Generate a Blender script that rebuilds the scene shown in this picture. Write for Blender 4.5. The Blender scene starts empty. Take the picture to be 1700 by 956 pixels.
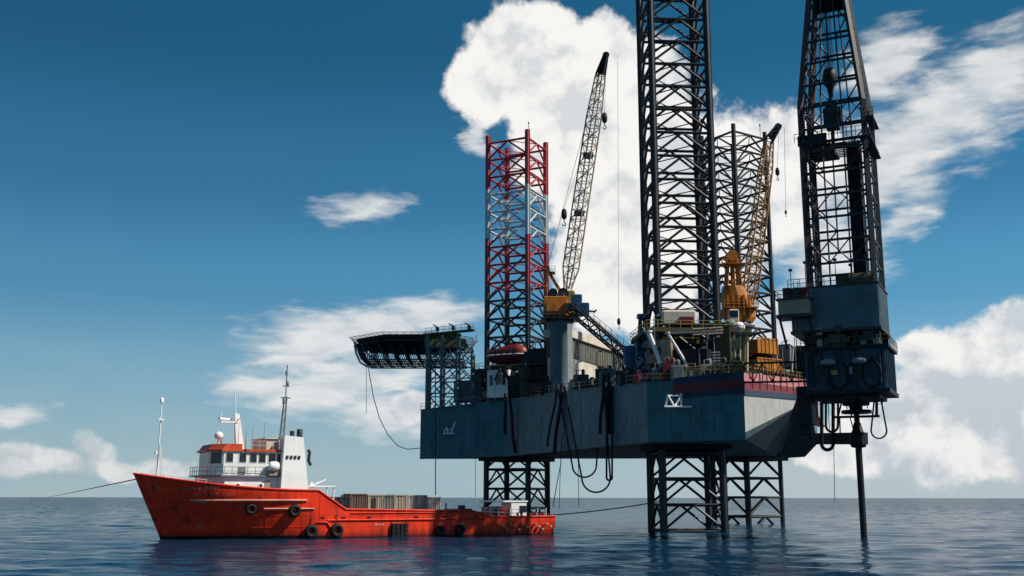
import bpy, math, random
import numpy as np
from mathutils import Vector, Matrix
R = math.radians
random.seed(7)
SC = bpy.context.scene
COL = SC.collection

# ------------------------------------------------------------------ camera, sun, sky, exposure
F = 1768.0
PITCH = math.atan(348 / F)
CAM_H = 4.9
cam = bpy.data.cameras.new('camera')
cam.sensor_width = 36; cam.lens = 36 * F / 1700
cam.clip_start = 0.5; cam.clip_end = 90000
camo = bpy.data.objects.new('camera', cam); COL.objects.link(camo)
camo.location = (0, 0, CAM_H)
camo.rotation_euler = (math.pi / 2 + PITCH, R(-0.06), 0)
SC.camera = camo
SC.view_settings.view_transform = 'Standard'
SC.view_settings.look = 'None'
SC.view_settings.exposure = 0.0
SC.view_settings.gamma = 1.0
SC.view_settings.use_curve_mapping = False

SUN_AZ, SUN_EL = -12.0, 45.0            # degrees from +X towards +Y, and above the horizon
sun = bpy.data.lights.new('sun', 'SUN'); sun.energy = 5.0; sun.angle = R(0.53); sun.color = (1.0, 0.94, 0.85)
suno = bpy.data.objects.new('sun', sun); COL.objects.link(suno)
sd = Vector((math.cos(R(SUN_AZ)) * math.cos(R(SUN_EL)), math.sin(R(SUN_AZ)) * math.cos(R(SUN_EL)), math.sin(R(SUN_EL))))
suno.rotation_euler = sd.to_track_quat('Z', 'Y').to_euler()
suno.location = sd * 400

_c, _s = math.cos(PITCH), math.sin(PITCH)
def ray(x, y):
    u = (x - 850) / F; v = (478 - y) / F
    return Vector((u, _c - v * _s, _s + v * _c))
def at(x, y, D):
    """a point at distance D (metres north of the camera) seen in a given direction"""
    d = ray(x, y); return Vector((d.x / d.y * D, D, CAM_H + d.z / d.y * D))
def atz(x, y, z):
    d = ray(x, y); D = (z - CAM_H) * d.y / d.z
    return Vector((d.x / d.y * D, D, z))

class NT:
    """short node building"""
    def __init__(self, nt): self.nt = nt; self.L = nt.links; nt.nodes.clear()
    def n(self, t, **kw):
        nd = self.nt.nodes.new(t)
        for k, v in kw.items(): setattr(nd, k, v)
        return nd
    def set(self, sock, v):
        if hasattr(v, 'is_output'): self.L.new(v, sock)
        elif v is not None: sock.default_value = v
    def math(self, op, a, b=None, c=None, clamp=False):
        nd = self.n('ShaderNodeMath', operation=op, use_clamp=clamp)
        for i, v in enumerate((a, b, c)): self.set(nd.inputs[i], v)
        return nd.outputs[0]
    def vmath(self, op, a, b=None, out=0):
        nd = self.n('ShaderNodeVectorMath', operation=op)
        self.set(nd.inputs[0], a)
        if b is not None: self.set(nd.inputs[1], b)
        return nd.outputs[out]
    def mapping(self, vec, loc=(0, 0, 0), rot=(0, 0, 0), sc=(1, 1, 1), typ='POINT'):
        nd = self.n('ShaderNodeMapping', vector_type=typ)
        self.set(nd.inputs[0], vec); nd.inputs[1].default_value = loc
        nd.inputs[2].default_value = rot; nd.inputs[3].default_value = sc
        return nd.outputs[0]
    def noise(self, vec, scale, detail=4, rough=0.5, dist=0, out=0):
        nd = self.n('ShaderNodeTexNoise'); self.set(nd.inputs['Vector'], vec)
        nd.inputs['Scale'].default_value = scale; nd.inputs['Detail'].default_value = detail
        nd.inputs['Roughness'].default_value = rough; nd.inputs['Distortion'].default_value = dist
        return nd.outputs[out]
    def remap(self, v, a, b, c=0.0, d=1.0, smooth=True):
        nd = self.n('ShaderNodeMapRange'); nd.interpolation_type = 'SMOOTHSTEP' if smooth else 'LINEAR'
        self.set(nd.inputs[0], v)
        for i, q in enumerate((a, b, c, d)): nd.inputs[i + 1].default_value = q
        return nd.outputs[0]
    def mix(self, fac, a, b, blend='MIX'):
        nd = self.n('ShaderNodeMix', data_type='RGBA', blend_type=blend)
        self.set(nd.inputs[0], fac)
        for i, v in ((6, a), (7, b)):
            if not hasattr(v, 'is_output') and len(v) == 3: v = (*v, 1)
            self.set(nd.inputs[i], v)
        return nd.outputs[2]

world = bpy.data.worlds.new('World'); SC.world = world; world.use_nodes = True
def build_world():
    t = NT(world.node_tree)
    sky = t.n('ShaderNodeTexSky', sky_type='NISHITA')
    sky.sun_disc = False; sky.sun_elevation = R(SUN_EL); sky.sun_rotation = R(90 - SUN_AZ)
    sky.air_density = 1.0; sky.dust_density = 0.0; sky.ozone_density = 2.2; sky.altitude = 0
    hsv = t.n('ShaderNodeHueSaturation'); hsv.inputs['Hue'].default_value = 0.486
    hsv.inputs['Saturation'].default_value = 1.22; hsv.inputs['Value'].default_value = 1.0
    t.L.new(sky.outputs[0], hsv.inputs['Color'])
    tc = t.n('ShaderNodeTexCoord')
    d = t.vmath('NORMALIZE', tc.outputs['Generated'])
    sep = t.n('ShaderNodeSeparateXYZ'); t.L.new(d, sep.inputs[0])
    az = t.math('ARCTAN2', sep.outputs[0], sep.outputs[1])
    el = t.math('ARCSINE', sep.outputs[2])
    cmb = t.n('ShaderNodeCombineXYZ'); t.L.new(az, cmb.inputs[0]); t.L.new(el, cmb.inputs[1])
    P = cmb.outputs[0]
    # darker, deeper blue higher up (clear tropical air)
    deep = t.remap(el, 0.02, 0.62, 1.0, 0.42)
    skyc = t.mix(1.0, hsv.outputs[0], deep, 'MULTIPLY')
    rp = t.n('ShaderNodeValToRGB'); rp.color_ramp.interpolation = 'EASE'
    t.set(rp.inputs[0], t.math('DIVIDE', el, 0.8))
    stops = [(0.0, (2.75, 4.1, 4.75)), (0.13, (1.75, 3.6, 4.9)), (0.24, (0.62, 2.45, 4.2)), (0.36, (0.26, 1.55, 3.1)), (0.52, (0.09, 0.98, 2.05)), (1.0, (0.06, 0.62, 1.5))]
    el_ = rp.color_ramp.elements
    while len(el_) < len(stops): el_.new(0.5)
    for e_, (p_, c_) in zip(el_, stops): e_.position = p_; e_.color = (*c_, 1)
    side = t.remap(az, -0.6, 0.6, 0.97, 1.28)
    ramp = t.mix(1.0, rp.outputs[0], side, 'MULTIPLY')
    skyc = t.mix(0.82, skyc, ramp)
    def ang(x, y):
        r = ray(x, y).normalized(); return math.atan2(r.x, r.y), math.asin(r.z)
    def field(P, blobs):
        f = None
        for (x, y, rx, ry, rot) in blobs:
            a, e = ang(x, y)
            m = t.mapping(P, (a, e, 0), (0, 0, R(rot)), (rx / F, ry / F, 1), 'TEXTURE')
            q = t.math('SUBTRACT', 1.0, t.vmath('LENGTH', m, out=1))
            if f is None: f = q
            else:
                nd = t.n('ShaderNodeMath', operation='SMOOTH_MAX'); t.L.new(f, nd.inputs[0]); t.L.new(q, nd.inputs[1])
                nd.inputs[2].default_value = 0.25; f = nd.outputs[0]
        return f
    # heaped clouds with crisp edges: bearing, height and size of each heap
    heap = [(880, 100, 130, 95, 0), (800, 140, 78, 60, 0), (850, 70, 80, 60, 0), (1000, 110, 80, 92, 0), (960, 220, 150, 150, 0),
            (1010, 360, 120, 200, 0), (1120, 300, 120, 170, 0), (1090, 150, 70, 110, 0), (1230, 330, 130, 150, 0), (1300, 270, 110, 100, 0),
            (1070, 480, 110, 100, 0), (985, 440, 80, 130, 0),
            (1640, 640, 170, 105, 10), (1500, 690, 130, 60, 0), (1690, 570, 110, 65, 20), (1530, 590, 50, 34, 0), (1420, 730, 120, 50, 0), (1620, 745, 190, 60, 0),
            (690, 680, 40, 26, 0),
            # elsewhere round the horizon, outside the photo's view
            (-900, 500, 420, 190, 0), (2600, 420, 420, 230, 0)]
    warp = t.noise(P, 9.0, 3, 0.5, out=1)
    Pw = t.vmath('ADD', P, t.vmath('MULTIPLY', t.vmath('SUBTRACT', warp, (0.5, 0.5, 0.5)), (0.045, 0.045, 0)))
    fh = field(Pw, heap)
    n1 = t.noise(P, 26, 9, 0.60)
    n2 = t.noise(P, 80, 6, 0.6)
    dens = t.math('ADD', fh, t.math('MULTIPLY', t.math('SUBTRACT', n1, 0.5), 0.86))
    dens = t.math('ADD', dens, t.math('MULTIPLY', t.math('SUBTRACT', n2, 0.5), 0.22))
    mh = t.remap(dens, 0.02, 0.27)
    # thin wind-drawn clouds
    thin = [(600, 545, 230, 48, 6), (520, 585, 150, 36, 12), (560, 640, 190, 50, 8), (640, 690, 130, 42, -10), (440, 640, 120, 26, 0),
            (600, 347, 92, 30, 4), (25, 685, 70, 20, 0), (720, 525, 90, 40, 0),
            (1560, 200, 210, 95, 28), (1480, 260, 130, 90, 20), (1640, 130, 120, 60, 38), (1500, 372, 64, 30, 10), (1420, 300, 110, 90, 10),
            (1380, 420, 110, 90, 0), (1300, 560, 120, 90, 0), (790, 230, 50, 30, -30), (1470, 100, 90, 70, 30)]
    Ps = t.mapping(P, rot=(0, 0, R(-14)), sc=(1.0, 3.2, 1))
    w2 = t.noise(Ps, 12.0, 4, 0.6, out=1)
    Pt = t.vmath('ADD', P, t.vmath('MULTIPLY', t.vmath('SUBTRACT', w2, (0.5, 0.5, 0.5)), (0.09, 0.03, 0)))
    ft = field(Pt, thin)
    n3 = t.noise(Ps, 20, 7, 0.55, 0.3)
    dt = t.math('ADD', ft, t.math('MULTIPLY', t.math('SUBTRACT', n3, 0.50), 1.25))
    mt = t.math('MULTIPLY', t.remap(dt, -0.05, 0.72), 0.92)
    # soft little heaps low on the left
    puff = [(160, 748, 44, 30, -20), (205, 778, 60, 22, 0), (285, 768, 60, 24, 0), (60, 772, 110, 24, 0), (10, 760, 60, 20, 0), (420, 770, 60, 18, 0)]
    dp = t.math('ADD', field(Pw, puff), t.math('MULTIPLY', t.math('SUBTRACT', n1, 0.5), 1.2))
    mp = t.math('MULTIPLY', t.remap(dp, 0.05, 0.5), 0.85)
    # pale bank low on the horizon
    n4 = t.noise(t.mapping(P, sc=(1, 3.5, 1)), 14, 7, 0.6)
    low = t.math('MULTIPLY', t.remap(el, 0.0, 0.15, 1.0, 0.0), t.remap(n4, 0.34, 0.66, 0.1, 0.85))
    low = t.math('ADD', low, t.math('MULTIPLY', t.remap(el, 0.0, 0.09, 0.75, 0.0), t.remap(az, 0.0, 0.3)), clamp=True)
    # cloud brightness: white heads, greyer hollows and undersides
    n5 = t.noise(P, 8, 5, 0.55, 0.3)
    a1 = t.mapping(P, loc=(-0.010, -0.016, 0))
    n5b = t.noise(a1, 26, 9, 0.60)
    rel = t.math('SUBTRACT', n1, n5b)
    lum = t.math('ADD', t.remap(n5, 0.38, 0.72, 1.0, 0.68), t.math('MULTIPLY', rel, 1.0))
    b1_ = t.noise(P, 17, 4, 0.5); b2_ = t.noise(t.mapping(P, loc=(-0.018, -0.022, 0)), 17, 4, 0.5)
    lum = t.math('ADD', lum, t.math('MULTIPLY', t.math('SUBTRACT', b1_, b2_), 0.7))
    # the thin rims of a heap are brightest, its thick middle greyer
    lum = t.math('SUBTRACT', lum, t.remap(dens, 0.35, 0.95, 0.0, 0.10))
    lum = t.math('MAXIMUM', t.math('MINIMUM', lum, 1.06), 0.70)
    hi = t.remap(el, 0.0, 0.30, 0.80, 1.0)
    lum = t.math('MULTIPLY', lum, hi)
    white = t.mix(t.remap(lum, 0.40, 1.0), (4.2, 5.0, 5.7), (9.4, 9.2, 8.9))
    thinc = t.mix(t.remap(n3, 0.3, 0.7), (6.0, 6.5, 6.8), (8.2, 8.2, 8.1))
    c = t.mix(low, skyc, t.mix(t.remap(az, -0.1, 0.35), (3.3, 4.7, 5.4), (4.6, 5.4, 5.7)))
    c = t.mix(mp, c, t.mix(t.remap(n1, 0.4, 0.62), (5.4, 5.9, 6.2), (8.0, 7.9, 7.8)))
    c = t.mix(mt, c, thinc)
    c = t.mix(mh, c, white)
    bg = t.n('ShaderNodeBackground'); bg.inputs[1].default_value = 0.1
    t.L.new(c, bg.inputs[0])
    out = t.n('ShaderNodeOutputWorld'); t.L.new(bg.outputs[0], out.inputs[0])
build_world()

# ------------------------------------------------------------------ mesh and object helpers
class MB:
    def __init__(self): self.v = []; self.f = []; self.m = []; self.mi = 0; self.sm = []
    def add(self, vs, fs, smooth=False):
        o = len(self.v); self.v += [Vector(p) for p in vs]
        for f in fs: self.f.append([i + o for i in f]); self.m.append(self.mi); self.sm.append(smooth)
        return self
    def quad(self, *p): return self.add(p, [list(range(len(p)))])
    def obox(self, c, ax, ay, az):
        c = Vector(c); ax = Vector(ax); ay = Vector(ay); az = Vector(az)
        vs = [c + i * ax + j * ay + k * az for k in (-1, 1) for j in (-1, 1) for i in (-1, 1)]
        return self.add(vs, [(0, 2, 3, 1), (4, 5, 7, 6), (0, 1, 5, 4), (2, 6, 7, 3), (0, 4, 6, 2), (1, 3, 7, 5)])
    def box(self, x0, x1, y0, y1, z0, z1):
        return self.obox(((x0 + x1) / 2, (y0 + y1) / 2, (z0 + z1) / 2), ((x1 - x0) / 2, 0, 0), (0, (y1 - y0) / 2, 0), (0, 0, (z1 - z0) / 2))
    def bbox(self, x0, x1, y0, y1, z0, z1, b=0.05):
        """box with chamfered vertical and upper edges"""
        def ring(i, z): return [(x0 + i + b, y0 + i, z), (x1 - i - b, y0 + i, z), (x1 - i, y0 + i + b, z), (x1 - i, y1 - i - b, z),
                                (x1 - i - b, y1 - i, z), (x0 + i + b, y1 - i, z), (x0 + i, y1 - i - b, z), (x0 + i, y0 + i + b, z)]
        return self.loft([ring(0, z0), ring(0, z1 - b), ring(b, z1)], caps=True)
    def loft(self, rings, caps=True, smooth=False, close=True):
        n = len(rings[0]); vs = [p for r in rings for p in r]; fs = []
        for k in range(len(rings) - 1):
            for i in range(n if close else n - 1):
                j = (i + 1) % n
                fs.append((k * n + i, k * n + j, (k + 1) * n + j, (k + 1) * n + i))
        self.add(vs, fs, smooth)
        if caps:
            self.add(rings[0], [list(range(n))[::-1]]); self.add(rings[-1], [list(range(n))])
        return self
    def tube(self, p0, p1, r, n=6, r1=None, caps=True):
        p0 = Vector(p0); p1 = Vector(p1); d = (p1 - p0)
        if d.length < 1e-6: return self
        d.normalize(); a = d.orthogonal().normalized(); b = d.cross(a); r1 = r if r1 is None else r1
        ring = lambda p, q: [p + q * (math.cos(2 * math.pi * i / n) * a + math.sin(2 * math.pi * i / n) * b) for i in range(n)]
        return self.loft([ring(p0, r), ring(p1, r1)], caps, smooth=n > 6)
    def path(self, pts, r, n=6):
        pts = [Vector(p) for p in pts]; rings = []; a = None
        for i, p in enumerate(pts):
            d = (pts[min(i + 1, len(pts) - 1)] - pts[max(i - 1, 0)]).normalized()
            a = (d.orthogonal() if a is None else a - d * a.dot(d)).normalized(); b = d.cross(a)
            rings.append([p + r * (math.cos(2 * math.pi * k / n) * a + math.sin(2 * math.pi * k / n) * b) for k in range(n)])
        return self.loft(rings, True, smooth=True)
    def lathe(self, prof, c=(0, 0, 0), n=16, smooth=True, axis=None):
        c = Vector(c); M = Matrix.Identity(3) if axis is None else Vector(axis).normalized().to_track_quat('Z', 'Y').to_matrix()
        rings = [[c + M @ Vector((r * math.cos(2 * math.pi * i / n), r * math.sin(2 * math.pi * i / n), z)) for i in range(n)] for r, z in prof]
        return self.loft(rings, True, smooth)
    def prism(self, poly, z0, z1):
        return self.loft([[(x, y, z0) for x, y in poly], [(x, y, z1) for x, y in poly]])
    def torus(self, c, axis, R1, r, n=18, k=8):
        M = Vector(axis).normalized().to_track_quat('Z', 'Y').to_matrix(); c = Vector(c); vs = []; fs = []
        for i in range(n):
            a = 2 * math.pi * i / n
            for j in range(k):
                b = 2 * math.pi * j / k
                vs.append(c + M @ Vector(((R1 + r * math.cos(b)) * math.cos(a), (R1 + r * math.cos(b)) * math.sin(a), r * math.sin(b))))
        for i in range(n):
            for j in range(k):
                fs.append((i * k + j, ((i + 1) % n) * k + j, ((i + 1) % n) * k + (j + 1) % k, i * k + (j + 1) % k))
        return self.add(vs, fs, True)

XF = {}
def link(o): COL.objects.link(o); return o
def tag(o, label, cat, group=None, kind=None):
    if label: o['label'] = label
    if cat: o['category'] = cat
    if group: o['group'] = group
    if kind: o['kind'] = kind
    return o
def thing(name, label, cat, loc=(0, 0, 0), rz=0.0, group=None):
    o = link(bpy.data.objects.new(name, None)); o.location = loc; o.rotation_euler = (0, 0, rz)
    o.empty_display_size = 1
    XF[o] = (Vector(loc), rz)
    return tag(o, label, cat, group)
def obj(name, mb, mat, parent=None, local=False, label=None):
    me = bpy.data.meshes.new(name)
    vs = mb.v
    if parent is not None and not local:
        L, rz = XF[parent]; q = Matrix.Rotation(-rz, 3, 'Z')
        vs = [q @ (p - L) for p in vs]
    me.from_pydata([tuple(p) for p in vs], [], mb.f)
    for m in (mat if isinstance(mat, (list, tuple)) else [mat]): me.materials.append(m)
    me.polygons.foreach_set('material_index', mb.m)
    me.polygons.foreach_set('use_smooth', mb.sm)
    me.validate(); me.update()
    o = link(bpy.data.objects.new(name, me))
    if parent is not None: o.parent = parent; XF[o] = XF.get(parent, (Vector(), 0))
    if label: o['label'] = label
    return o
def single(name, mb, mat, label, cat, loc=None, group=None):
    """a thing that is one mesh, its origin at its base"""
    if loc is None:
        zs = min(p.z for p in mb.v); n = len(mb.v)
        loc = Vector((sum(p.x for p in mb.v) / n, sum(p.y for p in mb.v) / n, zs))
    mb.v = [p - Vector(loc) for p in mb.v]
    o = obj(name, mb, mat); o.location = loc; XF[o] = (Vector(loc), 0)
    return tag(o, label, cat, group)

# ------------------------------------------------------------------ materials
MATS = {}
def paint(name, col, rough=0.45, var=0.25, rust=0.0, metal=0.0, scale=1.0, rustcol=(0.10, 0.035, 0.012), streak=True, bump=0.0, spec=0.25, runs=0.0, grime=0.0):
    if name in MATS: return MATS[name]
    m = bpy.data.materials.new(name); m.use_nodes = True; t = NT(m.node_tree); MATS[name] = m
    bs = t.n('ShaderNodeBsdfPrincipled'); out = t.n('ShaderNodeOutputMaterial'); t.L.new(bs.outputs[0], out.inputs[0])
    tc = t.n('ShaderNodeTexCoord').outputs['Object']
    n1 = t.noise(tc, 0.45 * scale, 5, 0.6)
    n2 = t.noise(t.mapping(tc, sc=(1.3, 1.3, 0.10)) if streak else tc, 1.2 * scale, 5, 0.62)
    v = t.math('ADD', t.math('MULTIPLY', n1, 0.6), t.math('MULTIPLY', n2, 0.4))
    f = t.remap(v, 0.30, 0.70, 1 - var, 1 + var)
    c = t.mix(1.0, (*col, 1), f, 'MULTIPLY')
    if rust > 0:
        n3 = t.noise(t.mapping(tc, sc=(1, 1, 0.22)) if streak else tc, 0.9 * scale, 8, 0.66)
        rf = t.math('MULTIPLY', t.remap(n3, 0.66 - 0.2 * rust, 0.80 - 0.2 * rust), min(1, 0.5 + rust * 0.5))
        c = t.mix(rf, c, rustcol)
        t.set(bs.inputs['Roughness'], t.math('ADD', rough, t.math('MULTIPLY', rf, 0.3)))
    else: t.set(bs.inputs['Roughness'], t.remap(n1, 0.3, 0.7, rough - 0.08, rough + 0.1))
    if runs:
        n6 = t.noise(t.mapping(tc, sc=(1.7, 1.7, 0.07)), 1.6 * scale, 4, 0.6); n7 = t.noise(tc, 0.16, 3, 0.5)
        c = t.mix(t.math('MULTIPLY', t.math('MULTIPLY', t.remap(n6, 0.56, 0.70), t.remap(n7, 0.35, 0.6)), runs), c, rustcol)
        n8 = t.noise(t.mapping(tc, loc=(7, 3, 1), sc=(0.8, 0.8, 1.6)), 0.9, 7, 0.7)
        c = t.mix(t.math('MULTIPLY', t.remap(n8, 0.60, 0.68), runs * 0.35), c, tuple(min(1, q * 1.5 + 0.05) for q in col))
    if grime:
        sp = t.n('ShaderNodeSeparateXYZ'); t.L.new(tc, sp.inputs[0])
        zz = t.math('ADD', sp.outputs[2], t.math('MULTIPLY', t.math('SUBTRACT', n2, 0.5), 1.6))
        c = t.mix(t.math('MULTIPLY', t.remap(zz, 0.15, 1.2, 1.0, 0.0), grime), c, (0.05, 0.02, 0.016))
    t.set(bs.inputs['Base Color'], c); bs.inputs['Metallic'].default_value = metal
    bs.inputs['Specular IOR Level'].default_value = spec
    if bump:
        b = t.n('ShaderNodeBump'); b.inputs['Strength'].default_value = bump; b.inputs['Distance'].default_value = 0.05
        t.L.new(n2, b.inputs['Height']); t.L.new(b.outputs[0], bs.inputs['Normal'])
    return m
def banded(name, bands, base, rust=0.3):
    """paint bands up a leg: list of (height, colour) from the bottom"""
    m = bpy.data.materials.new(name); m.use_nodes = True; t = NT(m.node_tree)
    bs = t.n('ShaderNodeBsdfPrincipled'); out = t.n('ShaderNodeOutputMaterial'); t.L.new(bs.outputs[0], out.inputs[0])
    tc = t.n('ShaderNodeTexCoord').outputs['Object']; sep = t.n('ShaderNodeSeparateXYZ'); t.L.new(tc, sep.inputs[0])
    nz = t.noise(tc, 0.8, 6, 0.65); c = (*base, 1)
    for (z, col, soft) in bands:
        zz = t.math('ADD', sep.outputs[2], t.math('MULTIPLY', t.math('SUBTRACT', nz, 0.5), soft * 2))
        c = t.mix(t.remap(zz, z - soft * 0.5 - .02, z + soft * 0.5 + .02), c, col)
    n3 = t.noise(t.mapping(tc, sc=(1, 1, .3)), 1.1, 7, .65)
    c = t.mix(t.math('MULTIPLY', t.remap(n3, .62 - .2 * rust, .78 - .2 * rust), .6), c, (0.07, 0.03, 0.015))
    t.set(bs.inputs['Base Color'], c); bs.inputs['Roughness'].default_value = 0.5
    return m

M_teal = paint('hull_teal_paint', (0.046, 0.150, 0.178), 0.5, 0.30, 0.34, rustcol=(0.035, 0.036, 0.030), bump=0.12, runs=0.7)
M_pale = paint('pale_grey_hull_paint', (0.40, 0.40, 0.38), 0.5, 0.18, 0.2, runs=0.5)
M_under = paint('hull_bottom_paint', (0.10, 0.13, 0.13), 0.6, 0.3, 0.15)
M_stripe_red = paint('red_stripe_paint', (0.17, 0.020, 0.028), 0.45, 0.3, 0.35)
M_stripe_blue = paint('blue_stripe_paint', (0.014, 0.034, 0.075), 0.45, 0.3, 0.2)
M_deck = paint('green_grey_deck_paint', (0.07, 0.09, 0.08), 0.7, 0.3, 0.4, streak=False)
M_dark = paint('dark_grey_steel', (0.035, 0.042, 0.046), 0.5, 0.35, 0.35)
M_black = paint('black_rubber', (0.012, 0.012, 0.013), 0.65, 0.3, streak=False)
M_blackst = paint('sooty_black_steel', (0.018, 0.020, 0.022), 0.55, 0.35, 0.25)
M_white = paint('white_paint', (0.90, 0.88, 0.83), 0.4, 0.10, 0.06)
M_cream = paint('cream_paint', (0.62, 0.56, 0.45), 0.5, 0.16, 0.15)
M_grey = paint('mid_grey_paint', (0.22, 0.25, 0.26), 0.5, 0.22, 0.2)
M_slate = paint('blue_grey_cladding', (0.105, 0.160, 0.185), 0.5, 0.25, 0.3, rustcol=(0.05, 0.035, 0.025))
M_blue = paint('machinery_blue_paint', (0.025, 0.085, 0.17), 0.4, 0.3, 0.15)
M_orange = paint('crane_orange_paint', (0.46, 0.165, 0.022), 0.5, 0.35, 0.5, runs=0.5)
M_yellow = paint('rail_yellow_paint', (0.33, 0.24, 0.06), 0.45, 0.25, 0.2)
M_tan = paint('weathered_tan_paint', (0.40, 0.30, 0.20), 0.55, 0.25, 0.35)
M_boom = paint('boom_grey_white_paint', (0.48, 0.41, 0.30), 0.5, 0.25, 0.45)
M_olive = paint('olive_drab_paint', (0.10, 0.095, 0.045), 0.6, 0.3, 0.35)
M_maroon = paint('lifeboat_red_paint', (0.17, 0.018, 0.022), 0.35, 0.25, 0.15)
M_lborange = paint('lifeboat_sunlit_orange', (0.22, 0.040, 0.020), 0.4, 0.2, 0.2)  # canopy end: sunlight on the red boat put into the colour
M_boatred = paint('vessel_red_paint', (0.80, 0.042, 0.011), 0.45, 0.30, 0.50, rustcol=(0.13, 0.022, 0.014), bump=0.25, runs=0.75, grime=0.6)
M_boot = paint('waterline_black_paint', (0.02, 0.012, 0.012), 0.5, 0.4, 0.2)
M_roofred = paint('roof_red_paint', (0.60, 0.09, 0.03), 0.45, 0.18, 0.1)
M_rope = paint('rope_fibre', (0.06, 0.055, 0.05), 0.8, 0.3, streak=False)
M_glass = bpy.data.materials.new('dark_window_glass'); M_glass.use_nodes = True
_b = M_glass.node_tree.nodes['Principled BSDF']; _b.inputs['Base Color'].default_value = (0.012, 0.02, 0.025, 1); _b.inputs['Roughness'].default_value = 0.08
M_leg = banded('dark_leg_paint', [(3.2, (0.019, 0.022, 0.025), 1.2)], (0.012, 0.016, 0.017), 0.45)
M_legbow = banded('banded_bow_leg_paint', [(3.2, (0.019, 0.022, 0.025), 1.2), (41, (0.045, 0.026, 0.03), 3.0), (46, (0.36, 0.034, 0.044), 2.0), (56.6, (0.52, 0.56, 0.57), 0.0), (67.0, (0.46, 0.032, 0.042), 0.0)], (0.014, 0.016, 0.017), 0.1)

# ------------------------------------------------------------------ the sea
def build_sea():
    rr = [0.5, 8, 15]
    while rr[-1] < 55: rr.append(rr[-1] * 1.05)
    while rr[-1] < 420: rr.append(rr[-1] * 1.0055)
    while rr[-1] < 60000: rr.append(rr[-1] * 1.045)
    th = list(np.linspace(-0.62, 0.62, 700)) + list(np.linspace(0.62, 2 * math.pi - 0.62, 130)[1:-1])
    r = np.array(rr)[:, None]; a = np.array(th)[None, :]
    X = (r * np.sin(a)); Y = (r * np.cos(a))
    rng = np.random.default_rng(5)
    Z = np.zeros_like(X); DX = np.zeros_like(X); DY = np.zeros_like(X)
    wind = R(248)
    for i in range(70):
        lam = 1.3 * (13 / 1.3) ** rng.random()
        k = 2 * math.pi / lam
        ang = wind + rng.normal(0, 0.45)
        amp = 0.0028 * lam ** 0.85
        ph = rng.random() * 6.283
        cell = np.maximum(np.where(r > 420, r * 0.045, r * 0.0055), 0.25)
        w = np.clip(1.6 - cell * 6.0 / lam, 0, 1) * np.exp(-(r / 900) ** 2)
        arg = k * (X * math.cos(ang) + Y * math.sin(ang)) + ph
        Z += w * amp * np.sin(arg); q = 0.8
        DX += -w * amp * q * math.cos(ang) * np.cos(arg) * -1; DY += -w * amp * q * math.sin(ang) * np.cos(arg) * -1
    X = X + DX; Y = Y + DY
    nr, nt = Z.shape
    vs = np.stack([X, Y, Z], -1).reshape(-1, 3)
    I, J = np.meshgrid(np.arange(nr - 1), np.arange(nt), indexing='ij'); J2 = (J + 1) % nt
    fs = np.stack([I * nt + J, I * nt + J2, (I + 1) * nt + J2, (I + 1) * nt + J], -1).reshape(-1, 4)[:, ::-1]
    me = bpy.data.meshes.new('sea')
    me.vertices.add(len(vs)); me.vertices.foreach_set('co', vs.astype(np.float32).ravel())
    me.loops.add(fs.size); me.loops.foreach_set('vertex_index', fs.astype(np.int32).ravel())
    me.polygons.add(len(fs)); me.polygons.foreach_set('loop_start', np.arange(0, fs.size, 4, dtype=np.int32))
    me.polygons.foreach_set('use_smooth', np.ones(len(fs), bool)); me.update(calc_edges=True); me.validate()
    m = bpy.data.materials.new('sea_water'); m.use_nodes = True; t = NT(m.node_tree)
    # dark water body under a mirror-like skin; a rough sea never reflects all of the light even at a low angle
    df = t.n('ShaderNodeBsdfDiffuse'); gl = t.n('ShaderNodeBsdfPrincipled'); mx = t.n('ShaderNodeMixShader')
    out = t.n('ShaderNodeOutputMaterial'); t.L.new(mx.outputs[0], out.inputs[0])
    gl.inputs['IOR'].default_value = 1.333; gl.inputs['Roughness'].default_value = 0.06
    mx.inputs[0].default_value = 0.64; t.L.new(df.outputs[0], mx.inputs[1]); t.L.new(gl.outputs[0], mx.inputs[2])
    pos = t.n('ShaderNodeNewGeometry').outputs['Position']
    big = t.noise(pos, 0.012, 4, 0.55)
    wc = t.mix(big, (0.002, 0.022, 0.052), (0.004, 0.033, 0.070))
    t.set(df.inputs['Color'], wc); t.set(gl.inputs['Base Color'], wc)
    p2 = t.mapping(pos, rot=(0, 0, R(10)), sc=(0.55, 1.0, 1))
    na = t.noise(p2, 0.75, 5, 0.58, 0.3); nb = t.noise(p2, 0.16, 4, 0.55, 0.2); nc = t.noise(p2, 0.035, 3, 0.5)
    hgt = t.math('ADD', t.math('MULTIPLY', na, 0.42), t.math('ADD', t.math('MULTIPLY', nb, 1.25), t.math('MULTIPLY', nc, 1.2)))
    b = t.n('ShaderNodeBump'); b.inputs['Strength'].default_value = 0.28; b.inputs['Distance'].default_value = 1.0
    t.L.new(hgt, b.inputs['Height'])
    # fine ripples given straight as slopes, so that they do not fade out with distance
    s1 = t.vmath('SUBTRACT', t.noise(t.mapping(pos, rot=(0, 0, R(8)), sc=(.30, .62, 1)), 1.0, 5, 0.6, out=1), (0.5, 0.5, 0.5))
    patch = t.remap(t.noise(t.mapping(pos, sc=(1, 2.2, 1)), 0.02, 4, 0.55), 0.35, 0.65, 0.55, 1.25)
    sc_ = t.n('ShaderNodeVectorMath', operation='SCALE'); t.L.new(t.vmath('MULTIPLY', s1, (0.30, 0.46, 0.0)), sc_.inputs[0]); t.set(sc_.inputs[3], t.math('MULTIPLY', patch, t.remap(t.vmath('LENGTH', pos, out=1), 120, 650, 0.8, 8.0)))
    nrm = t.vmath('NORMALIZE', t.vmath('ADD', b.outputs[0], sc_.outputs[0]))
    t.set(gl.inputs['Normal'], nrm)
    me.materials.append(m)
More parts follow.
